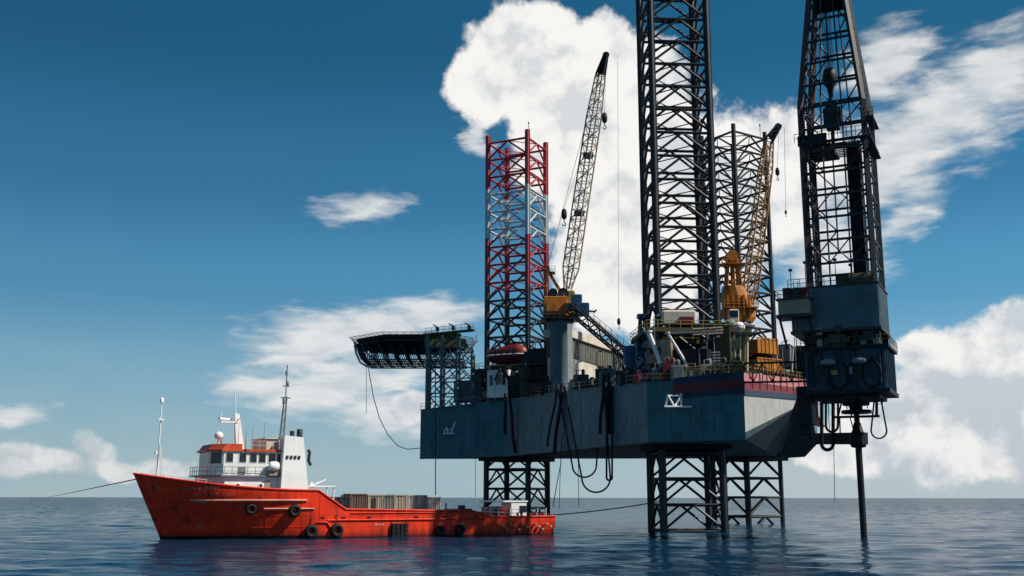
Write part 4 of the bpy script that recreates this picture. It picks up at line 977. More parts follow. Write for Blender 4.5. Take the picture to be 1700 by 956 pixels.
def tank(name, label, x, y, D, r, h, mat):
    p = at(x, y, D); t = thing(name, label, 'tank', p, RIG_YAW)
    m = MB(); m.lathe([(r * .9, 0), (r, .1), (r, h - .3), (r * .8, h), (.15, h + .2)], (0, 0, .4), 16); obj('shell', m, mat, t, local=True)
    m = MB()
    for a in (0, 1.57, 3.14, 4.71): m.tube((r * .8 * math.cos(a), r * .8 * math.sin(a), 0), (r * .8 * math.cos(a), r * .8 * math.sin(a), .6), .1, 5)
    m.tube((0, 0, h + .4), (0, 0, h + 1.1), .08, 6); obj('fitting', m, M_dark, t, local=True); return t
def reel(label, x, y, D, r, w, mat):
    p = at(x, y, D); t = thing('hose_reel', label, 'reel', p, RIG_YAW)
    m = MB(); m.lathe([(r, -w / 2), (r, -w / 2 + .1), (r * .5, -w / 2 + .1), (r * .5, w / 2 - .1), (r, w / 2 - .1), (r, w / 2)], (0, 0, r + .1), 16, axis=(1, 0, 0)); obj('drum', m, mat, t, local=True)
    m = MB()
    for s in (-w / 2 - .12, w / 2 + .12): m.tube((s, -r * .8, 0), (s, 0, r + .1), .1, 5); m.tube((s, r * .8, 0), (s, 0, r + .1), .1, 5)
    obj('stand', m, M_dark, t, local=True); return t
# near the bow: cabins, tanks and machinery between tower and crane pedestal
sk = skid('pale_cabin', 'pale blue and white cabin on deck under the red lifeboat', 'cabin', 832, 663, 206, 4.6, 3.2, 5.6, M_white, M_dark)
m = MB(); 
for k in range(3): m.box(-1.7 + k * 1.3, -1.0 + k * 1.3, -1.68, -1.62, 2.6, 4.6)
obj('window', m, M_glass, sk, local=True)
skid('tan_crate', 'tan crate on deck left of the pale cabin', 'crate', 796, 664, 213, 2.2, 2.2, 3.8, M_tan, M_dark)
skid('dark_housing', 'dark blue machinery housing at the foot of the helideck tower', 'machinery', 775, 668, 215.5, 4.6, 2.8, 4.2, M_slate, M_dark)
skid('dark_housing', 'low dark housing right of the pale cabin under the davit', 'machinery', 862, 660, 200, 3.6, 2.6, 4.0, M_blackst, M_dark)
skid('dark_housing', 'tall dark machinery housing just left of the crane pedestal', 'machinery', 897, 655, 194, 4.0, 3.0, 8.2, M_blackst, M_dark)
skid('dark_housing', 'small olive housing between the davit and the tall dark housing', 'machinery', 879, 658, 196, 2.6, 2.6, 5.2, M_olive, M_dark)
reel('dark hose reel on deck between the pale cabin and the dark housings', 853, 659, 199, 1.0, 1.3, M_dark)
reel('small tan reel on deck beside the helideck tower', 808, 664, 209, .9, 1.2, M_tan)
tank('mud_tank', 'dark upright tank behind the lifeboat davit', 872, 650, 205, 1.5, 5.5, M_dark)
skid('stacked_unit', 'dark unit with white top edge above the olive housing', 'machinery', 886, 606, 197, 3.0, 2.4, 2.4, M_dark, M_white)
m = MB(); a, b_ = at(833, 612, 200), at(862, 655, 199); beam(m, a, b_, .5, .6); single('slanting_strut', m, M_blackst, 'thick dark strut slanting from the lifeboat down to the deck', 'strut')
# walkway and frames over the near side deck
m = MB()
for x in (868, 880, 893, 906): p = at(x, 655, 192.5); m.tube(p, p + UZ * 6.6, .16, 6)
for y in (630, 607): beam(m, at(866, y, 192.5), at(910, y - 4, 191), 1.4, .22); rail(m, at(866, y, 192.0), at(910, y - 4, 190.5), 1.1, 1.0)
for y in (655, 630): m.tube(at(868, y, 192.3), at(880, y - 24, 192.3), .12, 5); m.tube(at(893, y, 192), at(906, y - 24, 192), .12, 5)
single('pipe_scaffold', m, M_dark, 'dark two level walkway frame between lifeboat and crane pedestal', 'walkway')
skid('yellow_unit', 'low yellowish unit beside the foot of the deck house wall', 'machinery', 968, 647, 183.5, 4.2, 1.8, 1.7, M_tan, M_olive)
skid('dark_unit', 'dark low winch on the deck edge before the deck house door', 'winch', 1004, 640, 175, 2.6, 2.0, 2.6, M_blackst, M_dark)
skid('dark_unit', 'dark blue unit on deck between the deck house and the sloping boom end', 'machinery', 1032, 637, 171, 3.2, 2.0, 1.6, M_dark, M_slate)
tank('deck_tank', 'blue upright tank left of the nearest leg', 1050, 633, 168, 1.4, 4.8, M_blue)
skid('blue_housing', 'blue machinery housing behind the lower end of the sloping boom', 'machinery', 1058, 633, 172, 3.2, 3.0, 5.6, M_blue, M_slate)
# blue frame tower beside the near leg
bf = thing('raw_water_tower', 'blue pipe tower frame standing left of the nearest leg', 'pipe tower', at(1066, 632, 164))
for x, xt in ((1054, 1062), (1061, 1064), (1074, 1068), (1082, 1071)):
    m = MB(); m.tube(at(x, 632, 164 if x in (1054, 1082) else 166), at(xt, 524, 165), .2, 6); obj('tower_leg', m, M_blue, bf)
m = MB()
for k in range(5):
    y = 612 - k * 18; f_ = (632 - y) / 108; x0 = 1054 + 8 * f_; x1 = 1082 - 11 * f_; m.tube(at(x0, y, 164.2), at(x1, y, 164.2), .12, 5); m.tube(at(x0, y, 164.2), at(x1 - 2, y - 18, 164.4), .1, 5)
p = at(1067, 526, 165); m.box(p.x - .9, p.x + .9, p.y - .8, p.y + .8, p.z - .2, p.z + .4); obj('tower_brace', m, M_blue, bf)
m = MB(); p = at(1070, 632, 166); m.bbox(p.x - 1.4, p.x + 1.6, p.y - 1, p.y + 1, p.z, p.z + 6.5, .1); obj('pump_casing', m, M_blue, bf)
# near leg foreground: white struts, red units, orange baskets
def strut(x0, y0, x1, y1, D, r, mat, label): m = MB(); m.tube(at(x0, y0, D), at(x1, y1, D), r, 8); m.lathe([(r * 1.8, -.1), (r * 1.8, .1)], at(x0, y0, D), 8); m.lathe([(r * 1.8, -.1), (r * 1.8, .1)], at(x1, y1, D), 8); single('white_strut', m, mat, label, 'strut')
strut(1108, 552, 1146, 615, 153, .22, M_white, 'long white strut slanting down right in front of the nearest leg')
strut(1076, 550, 1100, 612, 154, .34, M_white, 'thick white strut slanting down at the left corner of the nearest leg')
strut(1068, 545, 1107, 626, 154.6, .12, M_grey, 'thin grey strut beside the thick white strut at the nearest leg')
strut(1176, 545, 1168, 612, 153, .13, M_slate, 'thin blue grey strut on the right side of the nearest leg')
m = MB(); a = at(1104, 553, 153); beam(m, a, at(1190, 549, 152.5), .3, .3); single('frame_beam', m, M_grey, 'grey beam along the front of the jacking frame of the nearest leg', 'beam')
skid('red_unit', 'small red unit on the deck edge left of the white struts', 'machinery', 1093, 636, 153, 2.2, 1.6, 1.8, M_maroon, M_dark)
skid('red_unit', 'red and dark unit on the deck edge between the white struts', 'machinery', 1120, 634, 152, 2.0, 1.6, 1.5, M_stripe_red, M_dark)
skid('tan_unit', 'weathered tan control box behind the thick white strut', 'control box', 1108, 620, 154, 1.4, 1.4, 5.0, M_tan, M_maroon)
skid('dark_unit', 'dark generator set under the walkway of the nearest leg', 'machinery', 1150, 630, 154, 5.0, 2.4, 4.2, M_blackst, M_dark)
skid('olive_housing', 'olive tall housing at the foot of the orange crane', 'machinery', 1203, 618, 158, 2.6, 2.6, 6.6, M_olive, M_dark)
m = MB(); p = at(1130, 538, 158); m.bbox(p.x - 3, p.x + 2.2, p.y - 1.4, p.y + 1.4, p.z, p.z + 2.0, .3); single('cream_cover', m, M_cream, 'cream cover on the walkway inside the nearest leg', 'cover')
m = MB(); p = at(1139, 538, 157); m.bbox(p.x - 1.1, p.x + 1.1, p.y - .6, p.y + .6, p.z, p.z + 1.1, .1); single('red_locker', m, M_stripe_red, 'small red locker on the walkway in front of the cream cover', 'locker')
for x, y, mt, lbx in ((1212, 541, M_grey, 'grey round drum on the platform under the orange crane house, left of two'), (1226, 545, M_white, 'white round drum on the platform under the orange crane house, right of two')):
    m = MB(); m.lathe([(.3, -.9), (.75, -.6), (.85, 0), (.75, .6), (.3, .9)], at(x, y, 160) + UZ * .2, 14, axis=(1, 0, 0)); m.box(at(x, y, 160).x - .5, at(x, y, 160).x + .5, 159.7, 160.3, at(x, y, 160).z - .9, at(x, y, 160).z - .3); single('air_receiver', m, mt, lbx, 'drum')
# platform and pillars under the crane, then the orange baskets
pf_ = thing('crane_platform', 'dark platform on pale pillars at the foot of the orange crane', 'platform', at(1225, 615, 160))
m = MB(); p = at(1222, 553, 160); m.box(p.x - 2.6, p.x + 2.6, p.y - 1.2, p.y + 1.4, p.z - .35, p.z); rail(m, p + Vector((-2.6, -1.2, 0)), p + Vector((2.6, -1.2, 0)), 1.1, .8); obj('platform_plate', m, M_dark, pf_)
for x, mt in ((1219, M_cream), (1228, M_cream), (1236, M_yellow), (1240, M_cream)):
    m = MB(); m.tube(at(x, 618, 159.5), at(x, 555, 159.5), .2, 7); obj('pillar', m, mt, pf_)
m = MB(); m.tube(at(1219, 604, 159.5), at(1224, 560, 159.5), .12, 6); m.tube(at(1214, 560, 159.5), at(1220, 590, 159.5), .1, 6); obj('pillar_brace', m, M_cream, pf_)
def basket(label, x, y, D, ls, lp, hz, mat):
    p = at(x, y, D); t = thing('cargo_basket', label, 'cargo basket', p, R(32), 'orange cargo baskets')
    m = MB(); m.box(-ls / 2, ls / 2, -lp / 2, lp / 2, .1, .25)
    for (x0, x1, y0, y1) in ((-ls / 2, ls / 2, -lp / 2, -lp / 2 + .08), (-ls / 2, ls / 2, lp / 2 - .08, lp / 2), (-ls / 2, -ls / 2 + .08, -lp / 2 + .09, lp / 2 - .09), (ls / 2 - .08, ls / 2, -lp / 2 + .09, lp / 2 - .09)): m.box(x0, x1, y0, y1, .26, hz)
    obj('side_panel', m, mat, t, local=True)
    m = MB(); n = int(ls / .8)
    for k in range(n + 1): x_ = -ls / 2 + ls * k / n; m.box(x_ - .09, x_ + .09, -lp / 2 - .1, -lp / 2 + .01, 0, hz + .1)
    for k in range(4): y_ = -lp / 2 + lp * k / 3; m.box(ls / 2 - .01, ls / 2 + .1, y_ - .09, y_ + .09, 0, hz + .1)
    m.box(-ls / 2 - .11, ls / 2 + .11, -lp / 2 - .11, -lp / 2 + .1, hz + .1, hz + .28); m.box(ls / 2 - .1, ls / 2 + .11, -lp / 2 + .1, lp / 2, hz + .1, hz + .28)
    obj('frame', m, mat, t, local=True); return t
basket('upper orange cargo basket in front of the far leg', 1263, 589, 164, 4.2, 3.0, 2.2, M_orange)
basket('lower orange cargo basket on deck below the upper one', 1266, 617, 163, 5.0, 3.0, 1.7, M_orange)
skid('dark_unit', 'dark unit between the two orange baskets', 'machinery', 1264, 602, 164.4, 4.0, 2.6, 1.1, M_blackst, M_dark, lid=False)
skid('grey_unit', 'grey green cabinet right of the orange baskets', 'cabinet', 1304, 612, 172, 2.0, 2.0, 3.8, M_grey, M_dark)
strut(1316, 575, 1314, 622, 170, .16, M_cream, 'cream post at the stern edge beside the drill floor')
skid('dark_unit', 'dark machinery on deck between the grey cabinet and the drill floor', 'machinery', 1330, 628, 176, 3.2, 2.4, 5.2, M_blackst, M_dark)

skid('pump_house', 'large dark pump house on deck behind the nearest leg', 'machinery', 1150, 628, 175, 13, 5, 8.5, M_blackst, M_dark)
random.seed(23)
for (xa, xb, ya, yb, n, dd) in ((800, 908, 664, 655, 12, 7.0), (955, 1066, 647, 634, 9, 5.0), (1078, 1236, 632, 624, 15, 3.4)):
    for k in range(n):
        f_ = (k + random.random() * .8) / n; x = xa + (xb - xa) * f_; D = sided(x) + 1.2 + random.random() * dd; p = at(x, ya + (yb - ya) * f_, D); p.z = t4.z + (t2.z - t4.z) * max(0, min(1, (D - 152) / 50)) - .05
        m = MB(); w, d, h_ = .5 + random.random() * .8, .5 + random.random() * .6, .7 + random.random() * 2.2
        m.bbox(p.x - w, p.x + w, p.y - d, p.y + d, p.z, p.z + h_, .08)
        m.lathe([(.25, 0), (.3, .3), (.3, .8), (.1, 1.0)], p + UZ * (h_ - .05) + Vector((w * .3, 0, 0)), 8)
        m.path([p + Vector((-w * .6, -d, .2)), p + Vector((-w * .6, -d - .25, .4)), p + Vector((-w * .6, -d - .25, h_ + .6)), p + Vector((w * .3, -d * .2, h_ + .8))], .07, 6)
        single('deck_fitting', m, random.choice((M_blackst, M_dark, M_dark, M_olive, M_grey, M_tan, M_slate, M_maroon)), 'small grimy machine with pipe and cap on the crowded edge of the rig deck', 'machinery', group='small machines along the rig deck edge')
# thin posts with lamps and deck vents along the near edge
for i, (x, y, D, h_) in enumerate(((812, 662, 206, 6.5), (889, 655, 193, 9.5), (957, 646, 181, 4.5), (991, 640, 176, 5.5), (1021, 637, 170, 4.0), (1088, 632, 155, 9.5), (1162, 628, 151, 4.2), (1187, 626, 150, 5.6), (1300, 616, 166, 4.6), (1322, 626, 172, 6.5))):
    m = MB(); p = at(x, y, D); m.tube(p, p + UZ * h_, .07, 6); m.tube(p + UZ * h_, p + UZ * (h_ + .25) + Vector((.55, 0, 0)), .05, 5); m.box(p.x + .4, p.x + .9, p.y - .2, p.y + .2, p.z + h_ + .1, p.z + h_ + .32); m.box(p.x - .15, p.x + .15, p.y - .15, p.y + .15, p.z, p.z + .3)
    single('floodlight_post', m, M_grey, 'thin grey floodlight post at the edge of the rig deck', 'lamp post', group='floodlight posts on the rig deck')
for i, (x, y, D, mt) in enumerate(((822, 664, 205, M_grey), (868, 659, 196, M_tan), (979, 644, 178, M_grey), (1044, 634, 168, M_yellow), (1079, 631, 157, M_grey), (1130, 629, 151.5, M_tan), (1176, 627, 150.5, M_grey), (1195, 625, 150.5, M_tan))):
    m = MB(); p = at(x, y, D); m.path([p, p + UZ * 1.3, p + UZ * 1.7 + Vector((.2, -.1, 0)), p + UZ * 1.75 + Vector((.6, -.3, 0)), p + UZ * 1.45 + Vector((.8, -.4, 0))], .17, 8)
    single('gooseneck_vent', m, mt, 'small bent vent pipe standing on the edge of the rig deck', 'vent', group='bent vent pipes on the rig deck')
def pipe_run(x0, y0, x1, y1, D0, D1, n, mat, label):
    t = thing('pipe_run', label, 'pipes', at(x0, y0, D0))
    a, b = at(x0, y0, D0), at(x1, y1, D1)
    for k in range(n): m = MB(); m.tube(a + UZ * (.4 + .42 * k), b + UZ * (.4 + .42 * k), .13, 7); obj('pipe', m, mat, t)
    for k in range(5): m = MB(); q = a.lerp(b, (k + .5) / 5); m.box(q.x - .1, q.x + .1, q.y + .14, q.y + .3, q.z, q.z + .5 + .42 * n); obj('pipe_support', m, M_dark, t)
pipe_run(846, 660, 905, 654, 199, 192, 4, M_dark, 'stack of dark pipes along the deck edge left of the crane pedestal')
pipe_run(1110, 612, 1196, 608, 156.5, 156, 5, M_grey, 'stack of grey pipes inside the frame under the walkway of the nearest leg')
pipe_run(1150, 560, 1200, 557, 155.6, 155.6, 3, M_tan, 'tan pipes high under the walkway of the nearest leg')

# ------------------------------------------------------------------ the supply vessel
BO = Vector((3.0, 155.5, 0)); bf_ = Vector((-0.86908, -0.49468, 0)); BYAW = math.atan2(bf_.y, bf_.x)
LB = 51.55
vs = thing('supply_vessel', 'red supply vessel with white wheelhouse lying beside the rig', 'boat', BO, BYAW)
def vo(name, mb, mat, parent=None, label=None): return obj(name, mb, mat, parent or vs, local=True, label=label)
def BW(t, k):
    """half breadth at length t; k = 0 at the waterline .. 1 at the top"""
    def s(x): x = max(0, min(1, x)); return x
    wl = 6.0 if t < 30 else 6.0 * (1 - s((t - 30) / (LB - 30)) ** 2.1)
    Ld = LB + 3.6
    dk_ = 6.0 if t < 37 else 6.0 * (1 - s((t - 37) / (Ld - 37)) ** 2.3)
    e = k ** 1.35
    return wl * (1 - e) + dk_ * e
def topz(t):
    if t < 10.5: return 2.35
    if t < 12.5: return 2.35 + .75 * (t - 10.5) / 2
    if t < 30.6: return 3.1 + .3 * (t - 12.5) / 18.1
    if t < 34.2: return 3.4 + 2.3 * (t - 30.6) / 3.6
    return 5.7 + 1.95 * ((t - 34.2) / 21.2) ** 2.1
KL = [-1.6, -.6, 0.0, .55, 1.2, 2.0]
ts = list(np.linspace(0, 30, 20)) + list(np.linspace(30.6, 34.2, 6)) + list(np.linspace(34.5, 50, 22)) + list(np.linspace(50.5, LB, 8))
def hull_pt(u, z, zt, sgn):
    Lz = LB + 3.6 * max(-.15, z) / 7.65          # raked stem
    t_ = u if u < 34 else 34 + (u - 34) / (LB - 34) * (Lz - 34)
    k = max(0, min(1, z / 6.6))
    y = BW(min(t_, LB + 3.6), k) if u < LB - 1e-6 else 0.0
    if u >= 34:
        # flared bow: fine wedge at the waterline, full at the rubbing strake, upright above it
        f_ = (u - 34) / (LB - 34); wl = 6 * (1 - f_) ** .95; dk_ = 6 * (1 - f_ ** 3.4)
        e = max(0, min(1, z / (4.5 + 1.2 * f_))); e = e ** 1.05; y = wl * (1 - e) + dk_ * e
    if z < 0: y *= 1 + .10 * z
    if u < 3 and z < .6: y *= .92
    return Vector((t_, sgn * y, z))
m = MB(); grids = {}
for sgn in (1, -1):
    rows = []
    for u in ts:
        zt_top = topz(u if u < 34 else 34 + (u - 34) * (LB + 3.6 - 34) / (LB - 34))
        zs_ = KL + [2.0 + (zt_top - 2.0) * q for q in (.15, .4, .7, 1.0)]
        rows.append([hull_pt(u, z, zt_top, sgn) for z in zs_])
    grids[sgn] = rows
    n = len(rows[0])
    vsx = [p for r in rows for p in r]; fs = []
    for i in range(len(rows) - 1):
        for j in range(n - 1):
            q = (i * n + j, (i + 1) * n + j, (i + 1) * n + j + 1, i * n + j + 1); fs.append(q if sgn < 0 else q[::-1])
    m.add(vsx, fs, True)
g = grids[1][0]; g2 = grids[-1][0]
m.quad(*(g + g2[::-1]))
hullb = vo('hull', m, M_boatred)
# inside of the bulwark and the decks
def deckstrip(u0, u1, z, inset=.15):
    us = [u for u in ts if u0 <= u <= u1]; mm = MB()
    for a, b in zip(us, us[1:]):
        zz = z
        pa_, pb_ = hull_pt(a, zz, 0, 1), hull_pt(b, zz, 0, 1)
        mm.quad((pa_.x, pa_.y - inset, zz), (pa_.x, -pa_.y + inset, zz), (pb_.x, -pb_.y + inset, zz), (pb_.x, pb_.y - inset, zz))
    return mm
vo('cargo_deck', deckstrip(0, 34.2, 2.05), M_deck)
m = deckstrip(33, LB, 5.0); m.quad((33.2, -5.8, 2.05), (33.2, 5.8, 2.05), (33.2, 5.8, 5.0), (33.2, -5.8, 5.0)); vo('forecastle_deck', m, M_deck)
# bulwark cap
m = MB()
for sgn in (1, -1): m.path([r[-1] + UZ * .05 for r in grids[sgn]], .13, 6)
vo('bulwark_cap', m, M_boatred)
# black boot top: follows the waterline, a little proud
M_bootedge = M_boot
m = MB()
for sgn in (1, -1):
    rr_ = []
    for u in ts:
        hb2 = .34 if u > 33 else .12
        rr_.append([hull_pt(u, z, 0, sgn) + Vector((0.02 if u > 45 else 0, sgn * .03, 0)) for z in (-.6, 0, hb2)])
    n = 3; m.add([p for r in rr_ for p in r], [((i * n + j), (i + 1) * n + j, (i + 1) * n + j + 1, i * n + j + 1) if sgn < 0 else (i * n + j + 1, (i + 1) * n + j + 1, (i + 1) * n + j, i * n + j) for i in range(len(rr_) - 1) for j in range(2)], True)
vo('boot_topping', m, M_boot)
# rubbing strakes (pale scuffed top edges)
def strake(u0, u1, z, r, sgn=1, n=14): return [hull_pt(u0 + (u1 - u0) * i / n, z, 0, sgn) + Vector((0, sgn * .06, 0)) for i in range(n + 1)]
M_scuff = paint('scuffed_pink_paint', (0.62, 0.30, 0.24), 0.5, 0.3, 0.3, rustcol=(0.4, 0.05, 0.02))
m = MB()
for sgn in (1, -1): m.path(strake(35.5, 47.5, 4.55, .1, sgn), .13, 6); m.path(strake(34.6, 40.2, 3.55, .1, sgn), .10, 6)
vo('upper_rubbing_strake', m, M_scuff)
m = MB()
for sgn in (1, -1): m.path(strake(11, 33, 2.15, .1, sgn), .12, 6); m.path(strake(11, 30, 3.0, .1, sgn), .07, 6)
vo('side_rubbing_strake', m, M_boatred)
# half-round fender frames at the midships break
m = MB(); m.path([hull_pt(u, z, 0, 1) + Vector((0, .1, 0)) for u, z in ((35.8, .2), (35.3, 1.2), (34.4, 1.9), (33, 1.9), (32.3, 1.0))], .1, 6); vo('fender_frame', m, M_boatred)
m = MB()
for z in (1.35, 2.75): m.path([hull_pt(u, z, 0, 1) + Vector((0, .005, 0)) for u in np.linspace(1, 50.5, 60)], .022, 5)
for u in np.linspace(4, 50, 24): m.path([hull_pt(u, z, 0, 1) + Vector((0, .004, 0)) for z in np.linspace(.1, min(topz(u) - .3, 5.4), 7)], .018, 4)
vo('plate_seam', m, M_boatred)
m = MB()
for u in (33.6, 30.9, 27.5, 21.0, 17.0, 12.4): p = hull_pt(u, 2.45, 0, 1); m.obox(p + Vector((0, .02, 0)), (.28, 0, 0), (0, .03, 0), (0, 0, .1))
vo('scupper', m, M_boot)
# bow name (too weathered to read) and draught marks as small pale painted strokes
def surf(u, z): return hull_pt(u, z, 0, 1)
def stroke(mb, u, z, du, dz_):
    a, b, c, d = surf(u, z), surf(u + du, z), surf(u + du, z + dz_), surf(u, z + dz_); nn = (b - a).cross(c - a).normalized()
    if nn.y < 0: nn = -nn
    mb.quad(*[p + nn * .035 for p in (a, b, c, d)])
M_faded = paint('faded_white_lettering', (0.30, 0.13, 0.12), 0.6, 0.3, 0.5, rustcol=(0.3, 0.05, 0.03))
m = MB()
for (u0, z, n) in ((47.9, 5.75, 7), (47.0, 5.0, 8)):
    for k in range(n):
        u = u0 - k * .5; random.seed(k + n)
        stroke(m, u, z, -.07, .34)
        if random.random() > .3: stroke(m, u - .08, z + random.choice((0, .17, .34)), -.2, .08)
        if random.random() > .5: stroke(m, u - .28, z + .1, -.07, .32)
vo('bow_lettering', m, M_faded)
m = MB(); stroke(m, 47.3, 1.5, -.5, .35); stroke(m, 50.3, 5.9, -.5, .2); stroke(m, 46.6, 4.1, -.7, .25); vo('hull_mark', m, M_faded)
m = MB()
for u0 in (25.5, 25.0, 24.6, 13.5, 13.1): stroke(m, u0 + 1.2, 1.45, -.3, .22)
vo('side_lettering', m, M_scuff)
# ---- superstructure
def vbox(mb, x0, x1, y0, y1, z0, z1, b=.06): return mb.bbox(x0, x1, y0, y1, z0, z1, b)
m = MB()
def tier(mb, x0, x1, hw_, z0, z1, fr=1.2, slope=.0):
    """deckhouse tier with chamfered front corners"""
    r0 = [(x0, -hw_, z0), (x1 - fr, -hw_, z0), (x1, -hw_ + fr * 1.3, z0), (x1, hw_ - fr * 1.3, z0), (x1 - fr, hw_, z0), (x0, hw_, z0)]
    r1 = [(x + (slope if x > x0 else 0), y, z1) for x, y, z in r0]
    mb.loft([r0, r1])
tier(m, 36.0, 47.6, 4.3, 5.0, 7.35, 2.2); d1_ = vo('lower_deckhouse', m, M_white)
m = MB(); tier(m, 35.8, 48.2, 4.7, 7.35, 7.5, 2.2); rail(m, Vector((39, 4.6, 7.5)), Vector((45.6, 4.6, 7.5)), 1.0, .9, .035); rail(m, Vector((45.6, 4.6, 7.5)), Vector((48, 2.2, 7.5)), 1.0, .9, .035); rail(m, Vector((48, 2.2, 7.5)), Vector((48, -2.2, 7.5)), 1.0, .9, .035); rail(m, Vector((37, -4.8, 7.5)), Vector((46, -4.8, 7.5)), 1.0, .9, .035); vo('boat_deck', m, M_grey)
m = MB(); tier(m, 37.8, 46.9, 4.1, 7.5, 10.35, 1.3); wh = vo('wheelhouse', m, M_white)
m = MB(); tier(m, 43.2, 47.3, 4.3, 10.35, 10.55, 1.4); tier(m, 43.4, 47.1, 4.1, 10.55, 11.25, 1.3, -.5); tier(m, 37.4, 43.2, 4.4, 10.35, 10.65, .2); rf = vo('wheelhouse_roof', m, M_roofred)
def win(x0, x1, z0, z1, y, parent):
    m = MB(); m.box(x0 - .07, x1 + .07, y, y + .05, z0 - .07, z1 + .07); w_ = vo('window', m, M_white, parent)
    m = MB(); m.box(x0, x1, y + .052, y + .075, z0, z1); vo('pane', m, M_glass, w_)
for x0 in (44.5, 42.9, 41.6, 40.5, 39.3, 38.3): win(x0, x0 + .8, 9.1, 10.15, 4.1, wh)
# front and corner windows
def qwin(p, q, z0, z1, parent):
    d = (q - p).normalized(); nn = Vector((d.y, -d.x, 0)); nn = nn if nn.x > 0 else -nn
    m = MB(); m.obox((p + q) / 2 + UZ * (z0 + z1) / 2 + nn * .03, (q - p) / 2 + d * .06, nn * .03, UZ * ((z1 - z0) / 2 + .06)); w_ = vo('window', m, M_white, parent)
    m = MB(); m.obox((p + q) / 2 + UZ * (z0 + z1) / 2 + nn * .07, (q - p) / 2, nn * .008, UZ * (z1 - z0) / 2); vo('pane', m, M_glass, w_)
A, B = Vector((45.6, 4.1, 0)), Vector((46.9, 2.41, 0)); qwin(A.lerp(B, .12), A.lerp(B, .88), 8.9, 10.25, wh)
for k in range(4): y0 = -2.3 + k * 1.18; qwin(Vector((46.9, y0, 0)), Vector((46.9, y0 + 1.0, 0)), 8.9, 10.25, wh)
for x0 in (45.3, 43.8, 41.0, 38.6):
    m = MB(); m.torus((x0, 4.33, 6.3), (0, 1, 0), .24, .05, 14, 6); p_ = vo('porthole', m, M_white, d1_)
    m = MB(); m.lathe([(.22, 0), (.22, .03)], (x0, 4.31, 6.3), 12, axis=(0, 1, 0)); vo('pane', m, M_glass, p_)
m = MB(); m.box(39.9, 40.5, 4.3, 4.36, 5.1, 6.9); vo('door', m, M_tan, d1_)
m = MB(); m.box(42.9, 43.8, 4.1, 4.16, 7.6, 8.5); vo('door', m, M_grey, wh)
# funnel block (white, tapering) with its row of dark vents
m = MB()
r0 = [(35.3, 3.2, 5.0), (38.9, 3.2, 5.0), (38.9, 5.5, 5.0), (35.3, 5.5, 5.0)]; r1 = [(36.1, 3.3, 12.2), (38.5, 3.3, 12.4), (38.5, 5.1, 12.4), (36.1, 5.1, 12.2)]
m.loft([r0, r1]); fn = vo('funnel', m, M_white)
m = MB(); r0 = [(x, -y, z) for x, y, z in r0][::-1]; r1 = [(x, -y, z) for x, y, z in r1][::-1]; m.loft([r0, r1]); vo('funnel', m, M_white)
m = MB()
for k in range(4): x = 36.5 + k * .5; m.box(x, x + .26, 5.29, 5.36, 9.55, 9.95)
vo('funnel_mark', m, M_dark, fn)
m = MB(); m.lathe([(.38, 0), (.38, 1.1), (.3, 1.15)], (36.4, 4.4, 12.1), 10); m.lathe([(.3, 0), (.3, .8)], (37.3, 4.2, 12.2), 10); vo('exhaust_pipe', m, M_dark, fn)
m = MB(); m.path([(35.4, 4.9, 10.7), (35.2, 4.9, 10.4), (35.3, 4.9, 9.4), (35.0, 4.9, 8.8)], .2, 6); vo('vent_pipe', m, M_dark, fn)
m = MB(); vbox(m, 38.5, 40.2, -3, 3, 10.65, 12.0, .1); rail(m, Vector((38.0, 4.2, 10.65)), Vector((43, 4.2, 10.65)), 1.0, .8, .035); m.box(38.3, 40.4, -3.2, 3.2, 12.0, 12.15); vo('funnel_casing', m, M_cream)
m = MB(); m.lathe([(.5, -.55), (.62, -.3), (.62, .3), (.5, .55)], (39.6, 4.75, 8.6), 12, axis=(1, 0, 0)); vo('life_raft_canister', m, M_white)
m = MB(); vbox(m, 38.9, 40.3, 4.1, 4.9, 7.5, 8.15, .08); vo('deck_locker', m, M_tan)
# masts
m = MB(); m.tube((52.4, 0.0, 5.0), (52.4, 0, 16.2), .13, 8, .06); m.lathe([(.22, 0), (.22, .5), (.05, .6)], (52.4, 0, 16.2), 8); m.box(52.0, 52.8, -.25, .25, 14.0, 14.2); m.lathe([(.16, 0), (.16, .35)], (52.7, 0, 10.0), 8)
for y in (-1.3, 1.3): m.tube((52.4, 0, 11.6), (51.4, y, 5.2), .04, 5)
vo('fore_mast', m, M_white)
m = MB(); m.loft([[(42.6 + x, y, 10.6) for x, y in ((-.5, -.4), (.5, -.4), (.5, .4), (-.5, .4))], [(43.2 + x, y, 15.2) for x, y in ((-.3, -.2), (.3, -.2), (.3, .2), (-.3, .2))]]); m.tube((43.3, 0, 15.2), (43.6, 0, 18.3), .06, 6); m.box(43.0, 45.2, -.3, .3, 14.0, 14.2); m.obox((44.6, 0, 14.5), (.9, .5, 0), (-.08, .14, 0), (0, 0, .12)); m.tube((45.1, 0, 14.2), (45.1, 0, 15.4), .05, 5); m.tube((42.9, -1.4, 14.6), (42.9, 1.4, 14.6), .06, 5)
vo('radar_mast', m, M_white)
m = MB(); m.lathe([(.12, 0), (.12, .7), (.45, .8), (.55, 1.15), (.4, 1.5), (.05, 1.65)], (45.6, 1.2, 11.2), 14); vo('radome', m, M_white)
m = MB(); m.lathe([(.08, 0), (.08, .9), (.28, 1.0), (.34, 1.25), (.2, 1.5), (.02, 1.55)], (44.5, -1.8, 11.2), 12); vo('radome', m, M_white)
for x, y in ((42.0, 3.2), (41.2, -2.5), (40.6, 3.4), (43.6, 2.8)):
    m = MB(); m.tube((x, y, 10.6), (x, y, 13.4 + (x % 1)), .045, 5, .02); vo('whip_aerial', m, M_grey)
